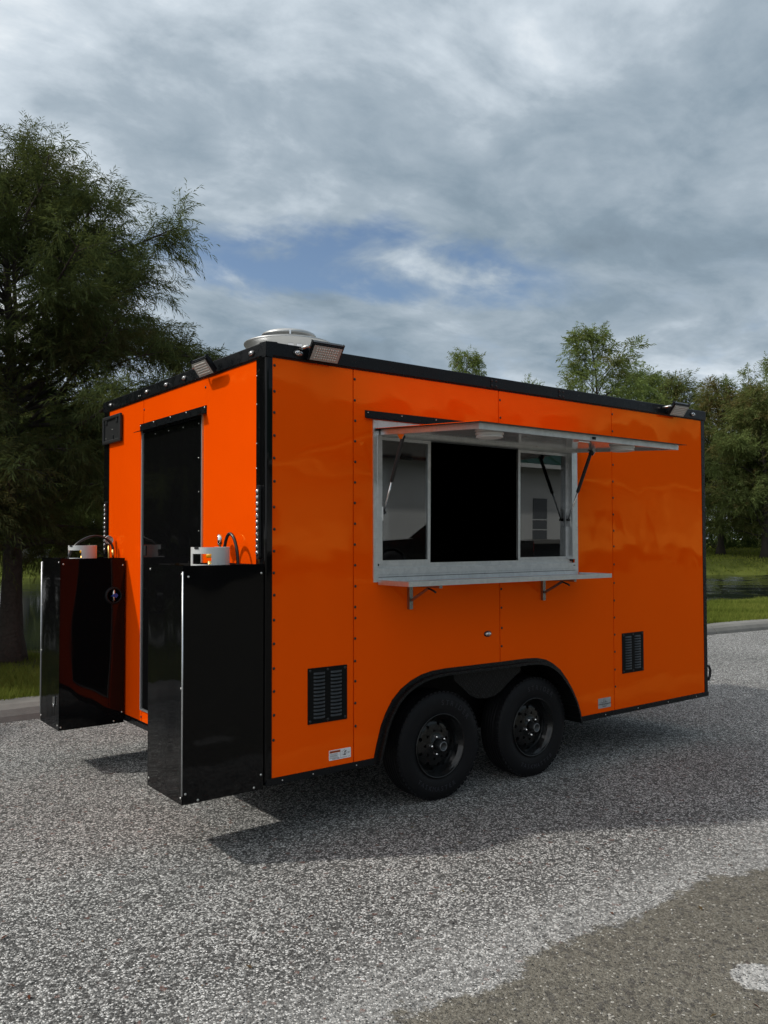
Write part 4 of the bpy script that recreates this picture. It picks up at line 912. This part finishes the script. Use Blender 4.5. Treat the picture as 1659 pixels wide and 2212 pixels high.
for y_, z_ in ((2.135, 1.503), (2.545, 1.495), (2.135, 0.345), (2.547, 0.353), (2.549, 1.177), (2.547, 0.836)): share('screw', SCX, (-0.4838, y_, z_), c2)
lt = MB().box(-0.496, -0.484, 2.180, 2.216, 0.490, 0.545, 0.003).build('cabinet_latch', 'chrome', c2)
MB().tube([(-0.492, 2.198, 0.49), (-0.494, 2.198, 0.47)], 0.005, 8).build('latch_tongue', 'chrome', lt)
# round port with rubber ring, red plate and blue valve
pc = (-0.099, 2.1008, 1.252)
port = MB().lathe([(0.050, -0.001), (0.046, -0.010), (0.050, -0.020), (0.058, -0.020), (0.065, -0.010), (0.066, 0.0)], 36, c=pc, ax='y', cap=False).build('port_ring', 'rubber', c2)
MB().lathe([(0.047, -0.002), (0.0, -0.002)], 28, c=pc, ax='y').build('red_plate', 'red_paint', c2)
MB().tube([(pc[0], pc[1]-0.006, pc[2]-0.042), (pc[0], pc[1]-0.008, pc[2]+0.042)], 0.011, 8).build('valve_body', 'screw_steel', c2)
MB().prism([(pc[0]-0.028, pc[2]-0.002), (pc[0]-0.004, pc[2]+0.014), (pc[0]+0.012, pc[2]+0.016), (pc[0]+0.024, pc[2]+0.002), (pc[0]+0.012, pc[2]-0.016), (pc[0]-0.004, pc[2]-0.010)], pc[1]-0.032, pc[1]-0.020).build('valve_handle', 'blue_handle', c2)

# propane bottles standing in the cabinets, with hoses and gauges
def tank(cx_, cy_, rc, label, open_a, turn):
    t_ = empty('propane_tank', (cx_, cy_, 0.317)); tag(t_, label, 'propane tank', 'propane tanks in the rear cabinets')
    MB().lathe([(0.11, 0.0), (0.11, 0.05), (0.148, 0.09), (0.152, 0.14), (0.152, 0.90), (0.146, 1.00), (0.115, 1.07), (0.05, 1.10), (0.0, 1.105)], 32, c=(cx_, cy_, 0.317)).build('body', 'tank_white', t_)
    # collar: curved sheet with hand slots
    n_ = 48; zb, zt = 1.395, 1.622; vs = []; fs = []
    zs = [zb, 1.530, 1.541, 1.548, 1.578, 1.586, zt]
    def hole(a, k):
        for h, hw in open_a:
            d = (a-h+180) % 360-180
            if abs(d) < hw and 1 <= k <= 4: return True
        return False
    for r in (rc, rc-0.004):
        for z_ in zs:
            for j in range(n_): a = R(360*j/n_+turn); vs.append((cx_+r*math.cos(a), cy_+r*math.sin(a), z_))
    m = len(zs); K = n_*m
    gap = lambda a: abs((a-turn_gap+180) % 360-180) < 42
    turn_gap = 95
    def solid(j, k):
        a = 360*(j+0.5)/n_+turn
        if k < 0 or k >= m-1: return False
        return not hole(a, k) and not gap(a)
    for k in range(m-1):
        for j in range(n_):
            if not solid(j, k): continue
            a0, a1, b0, b1 = k*n_+j, k*n_+(j+1) % n_, (k+1)*n_+j, (k+1)*n_+(j+1) % n_
            fs += [(a0, a1, b1, b0), (K+a0, K+b0, K+b1, K+a1)]
            if not solid(j, k+1): fs.append((b0, b1, K+b1, K+b0))
            if not solid(j, k-1): fs.append((a0, K+a0, K+a1, a1))
            if not solid((j+1) % n_, k): fs.append((a1, K+a1, K+b1, b1))
            if not solid((j-1) % n_, k): fs.append((a0, b0, K+b0, K+a0))
    MB().add(vs, fs).build('collar', 'tank_white', t_)
    v = MB().tube([(cx_, cy_, 1.42), (cx_, cy_, 1.545)], 0.016, 10).tube([(cx_, cy_, 1.50), (cx_+0.05, cy_-0.02, 1.50)], 0.012, 8).build('valve', 'brass', t_)
    MB().lathe([(0.020, 0.0), (0.026, 0.004), (0.026, 0.020), (0.020, 0.024), (0.0, 0.024)], 14, c=(cx_+0.012, cy_+0.02, 1.562)).build('knob', 'yellow_knob', v)
    MB().box(-0.014, 0.014, -0.003, 0.003, -0.010, 0.002).xf(Matrix.Translation((cx_+rc*math.cos(R(-160)), cy_+rc*math.sin(R(-160)), zt)) @ Matrix.Rotation(R(-70), 4, 'Z')).build('edge_clip', 'black_plastic', t_)
    return t_
tank(-0.222, 0.232, 0.106, 'pale grey propane tank collar rising from the nearer black cabinet', ((-145, 36), (35, 30)), 0)
tank(-0.255, 2.330, 0.102, 'white propane tank collar rising from the farther black cabinet, under the arched hose', ((-152, 40), (20, 30)), 0)
def gauge_hose(name, label, hose, g, nrm, foot):
    h = empty(name, (foot[0], foot[1], 1.35)); tag(h, label, 'gas hose', 'gas hoses with pressure gauges')
    # smooth the path
    P = [Vector(p) for p in hose]; pts = []
    for i in range(len(P)-1):
        p0, p1, p2, p3 = P[max(i-1, 0)], P[i], P[i+1], P[min(i+2, len(P)-1)]
        for k in range(8):
            t_ = k/8; pts.append(0.5*((2*p1)+(p2-p0)*t_+(2*p0-5*p1+4*p2-p3)*t_*t_+(3*p1-p0-3*p2+p3)*t_**3))
    pts.append(P[-1]); MB().tube(pts, 0.0095, 10).build('hose', 'hose_rubber', h)
    e = P[-1]; MB().tube([e, e-Vector((0, 0, 0.022)), e-Vector((0, 0, 0.024)), e-Vector((0, 0, 0.045)), e-Vector((0, 0, 0.12))], [0.011, 0.011, 0.013, 0.010, 0.010], 8).build('hose_end', 'brass', h)
    g = Vector(g); MB().tube([(g.x, g.y, 1.40), (g.x, g.y, g.z-0.03)], [0.010, 0.008], 8).build('stem', 'brass', h)
    q = Vector(nrm).normalized().to_track_quat('-Y', 'Z').to_matrix().to_4x4(); Mx = Matrix.Translation(g) @ q
    b = MB().lathe([(0.0, 0.013), (0.030, 0.013), (0.033, 0.008), (0.033, -0.012), (0.029, -0.014), (0.028, -0.010)], 28, ax='y', cap=False).xf(Mx).build('gauge_case', 'chrome', h)
    MB().lathe([(0.0278, -0.0095), (0.0, -0.0095)], 24, ax='y').xf(Mx).build('dial', 'gauge_face', b)
    nd = MB().box(-0.0012, 0.0012, -0.0112, -0.0102, -0.004, 0.020)
    for k in range(9): a = R(-40+220*k/8+0); nd.box(0.022*math.cos(a)-0.001, 0.022*math.cos(a)+0.001, -0.0108, -0.0099, 0.022*math.sin(a)-0.001, 0.022*math.sin(a)+0.001)
    nd.xf(Mx).build('needle', 'ink', b)
simple('hose_rubber', (0.013, 0.013, 0.014), 0.32, spec=0.5)
gauge_hose('gas_hose', 'black hose loop and steel pressure gauge above the nearer cabinet', [(-0.075, 0.365, 1.46), (-0.075, 0.362, 1.56), (-0.074, 0.345, 1.645), (-0.074, 0.300, 1.695), (-0.073, 0.245, 1.675), (-0.072, 0.205, 1.60), (-0.072, 0.190, 1.50)], (-0.066, 0.430, 1.662), (-0.90, 0.42, 0.0), (-0.07, 0.35))
gauge_hose('gas_hose', 'black hose arched over the farther cabinet beside a white round gauge', [(-0.365, 2.33, 1.42), (-0.352, 2.33, 1.548), (-0.300, 2.33, 1.630), (-0.225, 2.33, 1.678), (-0.155, 2.33, 1.692), (-0.090, 2.32, 1.675), (-0.048, 2.31, 1.636), (-0.034, 2.30, 1.590)], (-0.048, 2.355, 1.662), (-0.25, -1.0, 0.0), (-0.05, 2.33))

# ------------------------------------------------------------------ trees
def unit(v): return v/np.maximum(np.linalg.norm(v, axis=-1, keepdims=True), 1e-9)
def foliage(O, D, length, k, leaf, width, rng, droop=0.24, ang=0.75):
    """sprays of thin leaflets: O origins (n,3), D directions (n,3) -> verts, faces, spray index"""
    n = len(O); up = np.array([0, 0, 1.0])
    rnd = unit(rng.normal(0, 1, (n, 3))); S1 = unit(np.cross(D, rnd)); S2 = np.cross(D, S1)
    ln = length*rng.uniform(0.65, 1.35, n); Vs = []
    for j in range(k):
        f = (j+0.4)/k; side = 1 if j % 2 else -1
        base = O + D*(ln*f)[:, None]; base[:, 2] -= droop*ln*f*f
        th = rng.normal(0, 0.5, n); sv = (S1*np.cos(th)[:, None]+S2*np.sin(th)[:, None])*side
        a = ang*(1.15-0.6*f)+rng.normal(0, 0.12, n)
        d = D*np.cos(a)[:, None]+sv*np.sin(a)[:, None]; d[:, 2] -= 0.25+droop*f*0.6; d = unit(d)
        w = unit(np.cross(d, unit(rng.normal(0, 1, (n, 3)))))*(width/2)
        lf = leaf*rng.uniform(0.6, 1.3, n)*(1.1-0.45*f)
        mid = base+d*(lf*0.45)[:, None]; tip = base+d*lf[:, None]; tip[:, 2] -= lf*0.18
        Vs.append(np.stack([base, mid-w, tip, mid+w], 1))
    V = np.stack(Vs, 1)          # n,k,4,3
    idx = np.arange(n*k*4).reshape(-1, 4)
    return V.reshape(-1, 3), idx, np.repeat(np.arange(n), k*4)
def cypress(name, label, group, base, H, rad, profile, seed, cb, leafmat, barkmat, trunk_r, nlimb, twig_n, spray_n, spray_len, k, leaf, width, tint_f=None, lean=(0, 0), bias=None, trunk_to=0.97, mesh_from=None, keep=None, limb_up=(0.15, 0.75), cat='tree'):
    base = Vector(base); t = empty(name, base); tag(t, label, cat, group)
    if mesh_from is not None:
        src, sc, rz = mesh_from
        for ch in src.children:
            c = ch.copy(); COL.objects.link(c); c.parent = t; c.location = ch.location
        t.scale = (sc[0], sc[1], sc[2]); t.rotation_euler = (0, 0, rz); return t
    rng = np.random.default_rng(seed); b = np.array(base)
    axis = lambda h: b + np.array([lean[0]*h/H, lean[1]*h/H, h]) + np.array([0.04*H*math.sin(h*0.55+seed)*(h/H)*0.5, 0.03*H*math.cos(h*0.7+seed)*(h/H)*0.5, 0])
    tr = MB(); hs = np.linspace(0, H*trunk_to, 16)
    def rad_t(h): return trunk_r*(1-0.93*(h/(H*trunk_to))**0.85)+0.006 + trunk_r*0.75*math.exp(-h/0.22)
    tr.tube([axis(h)-np.array([0, 0, 0.15*(h == 0)]) for h in hs], [rad_t(h) for h in hs], 14)
    # fluting at the foot
    tr.v = [tuple(np.array(v)+(np.array(v)-np.array([b[0], b[1], v[2]]))*np.array([1, 1, 0])*(0.18*math.sin(5*math.atan2(v[1]-b[1], v[0]-b[0])+seed))*math.exp(-max(0, v[2]-b[2])/0.5)) for v in tr.v]
    tr.build('trunk', barkmat, t, org=tuple(base))
    br = MB(); O = []; D = []; TI = []
    for i in range(nlimb):
        f = (i+rng.uniform(0, 1))/nlimb; f = f**0.9; h0 = cb+(H*0.97-cb)*f
        az = i*2.39996+rng.normal(0, 0.35); r = rad*float(np.interp(f, *zip(*profile)))*rng.uniform(0.62, 1.12)
        if bias is not None: r *= 1+bias[0]*math.cos(az-bias[1])
        up = limb_up[0]+(limb_up[1]-limb_up[0])*f+rng.normal(0, 0.12)
        d0 = np.array([math.cos(az), math.sin(az), up]); d0 /= np.linalg.norm(d0)
        p = axis(max(0.3, h0-r*up*0.45)); pts = [p]; d = d0.copy(); seg = 7
        for q in range(seg):
            d = d+rng.normal(0, 0.10, 3)+np.array([0, 0, 0.05 if q < 3 else -0.07]); d /= np.linalg.norm(d); p = p+d*r/seg*1.06; pts.append(p)
        lr = max(0.006, trunk_r*0.30*(r/rad)*(1-0.45*f)); br.tube(pts, [lr*(1-0.85*q/seg)+0.003 for q in range(seg+1)], 5, cap=False)
        pts = np.array(pts); clump = rng.normal(0, 0.16)
        m = max(3, int(twig_n*(0.5+r/rad)))
        for q in range(m):
            s = rng.uniform(0.22, 1.0)**0.8*seg; i0 = min(int(s), seg-1); pt = pts[i0]+(pts[i0+1]-pts[i0])*(s-i0); ld = unit(pts[i0+1]-pts[i0])
            sd = unit(np.cross(ld, np.array([0, 0, 1.0])))*(1 if q % 2 else -1)
            aa = rng.uniform(0.35, 1.15); td = ld*math.cos(aa)+sd*math.sin(aa)+np.array([0, 0, rng.normal(0.05, 0.28)]); td /= np.linalg.norm(td)
            tl = rad*rng.uniform(0.10, 0.27)*(1.15-0.4*s/seg)
            e = pt+td*tl+np.array([0, 0, -0.10*tl]); br.tube([pt, pt+td*tl*0.55, e], [0.35*lr*0.5+0.002, 0.003, 0.0015], 3, cap=False)
            ns = max(2, int(spray_n*rng.uniform(0.6, 1.4)*(0.55+tl/(rad*0.27))))
            u = rng.uniform(0.1, 1.05, ns); O.append(pt+(e-pt)*u[:, None]+rng.normal(0, 0.045*rad/3, (ns, 3)))
            dd = td[None]*0.75+rng.normal(0, 0.55, (ns, 3))+np.array([0, 0, 0.08]); D.append(unit(dd)); TI.append(np.full(ns, clump)+rng.normal(0, 0.12, ns)+rng.normal(0, 0.10))
    # leader sprays at the very top
    ns = int(spray_n*5); u = rng.uniform(0.86, 1.0, ns); O.append(np.array([axis(H*x) for x in u])); D.append(unit(rng.normal(0, 0.5, (ns, 3))+np.array([0, 0, 0.8]))); TI.append(rng.normal(0.1, 0.1, ns))
    O = np.concatenate(O); D = np.concatenate(D); TI = np.concatenate(TI)
    if keep is not None: kk = keep(O); O, D, TI = O[kk], D[kk], TI[kk]
    br.build('branches', barkmat, t, org=tuple(base))
    V, F, si = foliage(O, D, spray_len, k, leaf, width, rng)
    tint = 0.5+TI
    if tint_f is not None: tint = tint+tint_f(O, rng)
    npmesh('crown', V, F, leafmat, t, tint=np.clip(tint, 0, 1)[si], org=tuple(base))
    return t
# the big cypress behind the far cabinet
def near_tint(O, rng):
    h = (O[:, 2]-1.5)/6; return -0.28*np.exp(-((h-0.88)/0.08)**2)+0.10*np.sin(O[:, 0]*2.1+O[:, 2]*1.7)
tN = cypress('cypress_tree', 'large dark cypress tree with feathery drooping foliage behind the farther cabinet', 'cypress trees along the kerb', (0.36, 7.05, 0.10), 6.25, 2.75,
        [(0, 0.80), (0.15, 0.92), (0.35, 0.94), (0.55, 0.88), (0.72, 0.80), (0.86, 0.62), (0.94, 0.36), (1.0, 0.12)], 14, 1.35, 'cypress_near', 'bark', 0.140,
        130, 13, 14, 0.27, 14, 0.10, 0.0105, tint_f=near_tint, limb_up=(0.10, 0.70))
# trees beyond the pond
GF = 'cypress trees on the far bank of the pond'
def at(px, D):
    """ground point seen at photo column px (of 1659) at distance D along the view axis"""
    d = _F + _R2*((px-829.5)/1811.75); p = CAMLOC + d*D; return (p.x, p.y, float(ground_h(np.array(p.x), np.array(p.y))))
cone = [(0, 0.70), (0.12, 1.0), (0.35, 0.98), (0.6, 0.75), (0.8, 0.48), (0.93, 0.25), (1.0, 0.08)]
open_ = [(0, 0.55), (0.3, 0.8), (0.5, 1.0), (0.68, 0.85), (0.85, 0.60), (0.95, 0.30), (1.0, 0.12)]
def brown_top(amount, H):
    return lambda O, rng: -amount*smooth(0.55, 0.95, (O[:, 2])/H)*(0.5+0.8*np.sin(O[:, 0]*0.9+O[:, 2]*1.3)**2)
far_kw = dict(k=11, leaf=0.34, width=0.060)
tA = cypress('cypress_tree', 'tall airy pale green cypress standing above the trailer roof', GF, at(1283, 52), 14.4, 3.9, open_, 21, 3.0, 'cypress_bright', 'bark', 0.22, 46, 8, 5, 0.85, limb_up=(0.25, 0.9), **far_kw)
tB = cypress('cypress_tree', 'rusty topped cypress right beside the trailer front corner', GF, at(1556, 58), 11.9, 4.3, cone, 22, 1.6, 'cypress_far', 'bark', 0.22, 58, 9, 6, 0.85, tint_f=brown_top(0.32, 11.5), limb_up=(0.05, 0.6), **far_kw)
tC = cypress('cypress_tree', 'green cypress between the roof floodlight and the rusty topped tree', GF, at(1470, 64), 13.3, 4.4, cone, 23, 1.8, 'cypress_far', 'bark', 0.22, 56, 9, 6, 0.9, tint_f=brown_top(0.12, 13), limb_up=(0.1, 0.7), **far_kw)
tD = cypress('cypress_tree', 'bright green cypress just right of the tall airy one', GF, at(1392, 60), 13.0, 3.9, cone, 24, 2.0, 'cypress_bright', 'bark', 0.2, 50, 8, 6, 0.9, limb_up=(0.15, 0.8), **far_kw)
tE = cypress('cypress_tree', 'dark full cypress at the right edge of the photo', GF, at(1652, 54), 10.8, 4.6, cone, 25, 1.3, 'cypress_far', 'bark', 0.24, 60, 9, 6, 0.85, tint_f=brown_top(0.12, 12), limb_up=(0.0, 0.6), **far_kw)
def copy_tree(src, label, base, sc, rz, name='cypress_tree', group=GF):
    return cypress(name, label, group, base, 1, 1, cone, 0, 0, None, None, 0, 0, 0, 0, 0, 0, 0, 0, mesh_from=(src, sc, rz))
copy_tree(tA, 'small treetop showing above the middle of the roof edge', at(1010, 66), (0.85, 0.85, 1.075), 2.0)
copy_tree(tD, 'tip of a treetop peeking over the roof edge left of the tall airy cypress', at(1143, 66), (0.8, 0.8, 1.0), 1.2)
copy_tree(tA, 'sparse brownish cypress rising past the right edge of the photo', at(1690, 62), (0.9, 0.9, 1.02), 4.0)
copy_tree(tC, 'cypress filling the gap behind the two rightmost trees', at(1610, 72), (1.05, 1.05, 0.92), 3.0)
copy_tree(tE, 'cypress out past the right edge leaning into view', at(1740, 58), (1.0, 1.0, 0.98), 5.2)
GL = 'trees on the far bank left of the trailer'
leftT = [(57, 50, 'pale trunked tree across the pond beside the big cypress trunk'), (150, 56, 'dark tree across the pond above the farther gas cabinet'), (-20, 54, 'dark tree across the pond left of the big cypress trunk'), (215, 60, 'dark tree across the pond against the left corner post'), (100, 68, 'tree deepest in shade between the far trunks on the left')]
for i, (px_, D_, lab) in enumerate(leftT):
    t_ = copy_tree([tB, tE, tC, tE, tB][i], lab, at(px_, D_), (0.95, 0.95, [0.95, 0.9, 0.9, 0.95, 1.0][i]), i*1.3+0.4, group=GL)
    if i == 0:
        for c in t_.children:
            if c.name.startswith('trunk'): c.data = c.data.copy(); c.data.materials[0] = MATS['bark_pale']; c.scale = (1.2, 1.2, 1)
# the row goes on along the kerb, out of frame, and shows mirrored in the black cabinets
for i, (x_, y_, lab) in enumerate(((-3.6, 9.3, 'cypress at the water edge, mirrored in the black rear door'), (-8.2, 7.4, 'second cypress along the kerb left of the photo'), (-12.8, 7.6, 'third cypress along the kerb left of the photo'), (-18.0, 7.5, 'farthest cypress of the kerbside row left of the photo'))):
    copy_tree(tN, lab, (x_, y_, float(ground_h(np.array(x_), np.array(y_)))), (1.0, 1.0, 1.05+0.05*(i % 2)), 1.1+i*2.0, group='cypress trees along the kerb')
for i, (x_, y_) in enumerate(((-22, 70), (-30, 75), (-14, 65), (-39, 80))):
    copy_tree([tB, tE, tC, tE][i], ['far bank cypress beyond the left edge, nearest the pond', 'far bank cypress beyond the left edge, second along', 'far bank cypress beyond the left edge, closest to the frame', 'far bank cypress beyond the left edge, last of the row'][i], (x_, y_, float(ground_h(np.array(float(x_)), np.array(float(y_))))), (1.3, 1.3, 1.5), i*0.9, group=GL)
# low shrubs along the far bank
def shrub(label, base, r, h, seed, n=260):
    rng = np.random.default_rng(seed); t = empty('shrub', base); tag(t, label, 'shrub', 'shrubs along the far bank')
    b = np.array(base); u = unit(rng.normal(0, 1, (n, 3))); u[:, 2] = np.abs(u[:, 2]); rr = rng.uniform(0.35, 1, n)**0.6*(1+0.25*np.sin(5*np.arctan2(u[:, 1], u[:, 0])+seed))
    O = b + u*rr[:, None]*np.array([r, r, h]); V, F, si = foliage(O, unit(u+rng.normal(0, 0.5, (n, 3))), 0.45, 9, 0.20, 0.075, rng)
    st = MB()
    for k_ in range(5): a = k_*1.3+seed; st.tube([b, b+np.array([math.cos(a)*r*0.5, math.sin(a)*r*0.5, h*0.7])], [0.03, 0.01], 5)
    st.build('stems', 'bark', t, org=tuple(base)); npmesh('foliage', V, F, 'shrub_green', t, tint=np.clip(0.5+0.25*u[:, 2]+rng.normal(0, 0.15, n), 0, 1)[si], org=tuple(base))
shrub('round green shrub under the trees just right of the trailer', at(1540, 66), 2.2, 1.7, 1); shrub('low green shrub between the two rightmost trunks', at(1590, 68), 2.0, 1.4, 2); shrub('leafy shrub at the right edge below the trees', at(1650, 67), 2.2, 1.5, 3)
shrub('dark shrub across the pond behind the big cypress trunk', at(15, 58), 3.0, 2.6, 4, 420); shrub('dark shrub across the pond above the farther cabinet', at(135, 60), 3.2, 2.8, 5, 420); shrub('dark shrub across the pond near the left corner post', at(205, 62), 3.0, 3.0, 6, 420)
for i, px_ in enumerate((1520, 1565, 1618, 1680)): shrub(['thicket of green leaves deepest behind the trailer front corner', 'thicket of green leaves behind the rusty topped cypress', 'thicket of green leaves behind the two rightmost trunks', 'thicket of green leaves at the far right edge'][i], at(px_, 80), 3.4, 3.0, 20+i, 420)
shrub('dark leafy shrub beside the pale far trunk', at(85, 62), 2.8, 2.7, 7, 420)
# low pale wall on the far bank
wl = at(66, 53); lw = MB().cbox(wl[0]-1.1, wl[0]+1.1, wl[1]-0.15, wl[1]+0.15, wl[2]-0.1, wl[2]+0.55, 0.03).cbox(wl[0]-1.2, wl[0]+1.2, wl[1]-0.2, wl[1]+0.2, wl[2]+0.552, wl[2]+0.62, 0.02)
tag(lw.build('low_wall', 'concrete', None, org=wl), 'low pale concrete wall across the pond beside the far trunk', 'wall')
# mulch ring round the big cypress, and under a far tree
def mulch(loc, r, seed):
    rng = random.Random(seed); n_ = 24; vs = [(0, 0, 0.06)]
    for j in range(n_): a = 2*math.pi*j/n_; q = r*rng.uniform(0.8, 1.15); vs.append((q*math.cos(a), q*math.sin(a), 0.035))
    for j in range(n_): a = 2*math.pi*j/n_; q = r*1.2*rng.uniform(0.9, 1.1); vs.append((q*math.cos(a), q*math.sin(a), -0.08))
    fs = [(0, 1+j, 1+(j+1) % n_) for j in range(n_)] + [(1+j, 1+n_+j, 1+n_+(j+1) % n_, 1+(j+1) % n_) for j in range(n_)]
    m = MB().add([(a+loc[0], b+loc[1], c+loc[2]) for a, b, c in vs], fs); tag(m.build('mulch_bed', 'mulch', None, org=loc), kind='structure')
mulch((0.40, 7.15, 0.115), 1.0, 1)

# ------------------------------------------------------------------ behind the camera: seen mirrored in the paint and the glass
bY = -26.0
B = empty('white_building', (20, bY-6, 0)); tag(B, 'long white building with green metal roof, mirrored in the serving window panes', 'building')
MB().box(-12, 62, bY-13, bY, 0.95, 4.7).build('wall', 'white_wall', B)
MB().box(-12, 62, bY-12.9, bY-0.4, 0.0, 0.94).build('plinth', 'door_grey', B)
MB().prism([(bY+1.0, 4.62), (bY+1.0, 4.78), (bY-6.5, 9.2), (bY-14, 4.78), (bY-14, 4.62), (bY-6.5, 9.0)], -13, 63, 'x').build('roof', 'green_roof', B)
rf = MB()
for k in range(60):
    xx = -12.8+k*1.27; rf.add([(xx, bY+1.0, 4.79), (xx+0.06, bY+1.0, 4.79), (xx+0.06, bY-6.5, 9.22), (xx, bY-6.5, 9.22), (xx+0.03, bY+1.0, 4.86), (xx+0.03, bY-6.5, 9.29)], [(0, 4, 5, 3), (4, 1, 2, 5)])
tag(rf.build('roof_seams', 'green_roof', B), kind='stuff')
MB().box(-13, 63, bY+1.01, bY+1.15, 4.60, 4.80).build('gutter', 'white_wall', B)
MB().box(-12, 62, bY+0.01, bY+1.6, 0.78, 0.95).build('porch_deck', 'concrete', B)
for xx in (19.5, 30.5, 40):
    MB().box(xx, xx+1.05, bY+0.002, bY+0.06, 0.96, 3.1).build('door', 'door_grey', B)
for xx in (13.5, 24, 35.5): MB().box(xx, xx+1.7, bY+0.002, bY+0.05, 1.9, 3.2).build('window', 'dark_glass', B)
for k in (0, 1, 2, 3, 4, 5, 13, 15, 17): MB().box(-11+k*4, -10.85+k*4, bY+1.40, bY+1.55, 0.0, 4.6).build('porch_post', 'white_wall', B)
for z_ in (1.45, 1.95): MB().box(-11, 61, bY+1.45, bY+1.50, z_, z_+0.05).build('railing', 'white_wall', B)
def ptruck():
    f_ = Vector((14.2, -18.7)); r_2 = Vector((18.6, -15.2)); d_ = (f_-r_2).normalized(); L0 = 5.7
    t = empty('pickup_truck', (r_2.x+d_.x*2.85, r_2.y+d_.y*2.85, 0)); tag(t, 'black pickup truck mirrored in the serving window panes', 'pickup truck')
    Mx = Matrix.Translation((t.location.x, t.location.y, 0)) @ Matrix.Rotation(math.atan2(d_.y, d_.x), 4, 'Z')
    prof_ = [(-2.85, 0.62), (-2.85, 1.22), (-0.75, 1.24), (-0.55, 1.28), (1.25, 1.22), (2.6, 1.10), (2.82, 0.95), (2.85, 0.60), (2.35, 0.50)]
    for cxw in (1.75, -1.72):
        prof_ += [(cxw+0.50*math.cos(R(a)), 0.42+0.50*math.sin(R(a))) for a in range(10, 171, 20)]
        prof_ += [(cxw-0.52, 0.45)] if cxw > 0 else []
    MB().prism(prof_+[(-2.4, 0.55)], -0.95, 0.95, 'y').xf(Mx).build('body', 'car_black', t)
    cab = [(-0.85, 1.23), (-0.70, 1.80), (-0.45, 1.87), (0.45, 1.86), (1.20, 1.24)]
    MB().prism(cab, -0.82, 0.82, 'y').xf(Mx).build('cab', 'car_black', t)
    for s_ in (-1, 1):
        MB().prism([(-0.68, 1.30), (-0.58, 1.74), (0.42, 1.76), (0.98, 1.32)], s_*0.822-0.003, s_*0.822+0.003, 'y').xf(Mx).build('side_window', 'dark_glass', t)
        MB().box(2.70, 2.86, s_*0.78-0.12, s_*0.78+0.12, 0.80, 1.00, 0.02).xf(Mx).build('headlight', 'chrome', t)
        MB().box(-2.87, -2.80, s_*0.86-0.07, s_*0.86+0.07, 0.85, 1.20, 0.02).xf(Mx).build('tail_lamp', 'tail_red', t)
    MB().box(2.78, 2.93, -0.9, 0.9, 0.48, 0.66, 0.03).xf(Mx).build('bumper', 'chrome', t)
    for cxw in (1.75, -1.72):
        for s_ in (-1, 1):
            w_ = MB().lathe([(0.24, -0.12), (0.40, -0.12), (0.42, -0.08), (0.42, 0.08), (0.40, 0.12), (0.24, 0.12)], 32, c=(cxw, s_*0.84, 0.42), ax='y').xf(Mx).build('wheel', 'rubber', t)
            MB().lathe([(0.245, s_*0.10), (0.20, s_*0.06), (0.08, s_*0.09), (0.0, s_*0.09)], 24, c=(cxw, s_*0.84, 0.42), ax='y').xf(Mx).build('rim', 'chrome', w_)
ptruck()
wsb = MB().cbox(25.0, 26.8, -24.1, -23.9, 0.0, 0.14, 0.02).build('wheel_stop', 'stop_yellow'); tag(wsb, 'yellow parking wheel stop mirrored low in the farther window pane', 'wheel stop')

# dropped leaves and twig ends on the asphalt
def litter():
    rng = np.random.default_rng(31); n = 90; r = 2.0+rng.uniform(0, 1, n)**1.3*9; a = YAW+rng.uniform(-0.5, 0.5, n)
    x = CAMLOC.x+np.cos(a)*r; y = CAMLOC.y+np.sin(a)*r; k = y < 3.9; x, y = x[k], y[k]; n = len(x)
    an = rng.uniform(0, 6.28, n); L = rng.uniform(0.010, 0.028, n); w = L*rng.uniform(0.12, 0.5, n); d = np.stack([np.cos(an), np.sin(an), 0*an], -1); p = np.stack([-d[:, 1], d[:, 0], 0*an], -1)
    c = np.stack([x, y, np.full(n, 0.007)], -1); up = np.array([0, 0, 1.0])
    V = np.stack([c-d*L[:, None]-up*0.003, c+p*w[:, None]+up*0.004, c+d*L[:, None], c-p*w[:, None]+up*0.001], 1).reshape(-1, 3)
    F = np.concatenate([np.stack([4*np.arange(n), 4*np.arange(n)+1, 4*np.arange(n)+2], -1), np.stack([4*np.arange(n), 4*np.arange(n)+2, 4*np.arange(n)+3], -1)])
    tag(npmesh('leaf_litter', V, F, 'litter', tint=np.repeat(rng.uniform(0, 1, n), 4)), 'scattered dry leaf bits on the asphalt', 'leaf litter', kind='stuff')
leaf_mat('litter', (0.10, 0.03, 0.02), (0.085, 0.055, 0.030), (0.16, 0.13, 0.06), 0.1); litter()
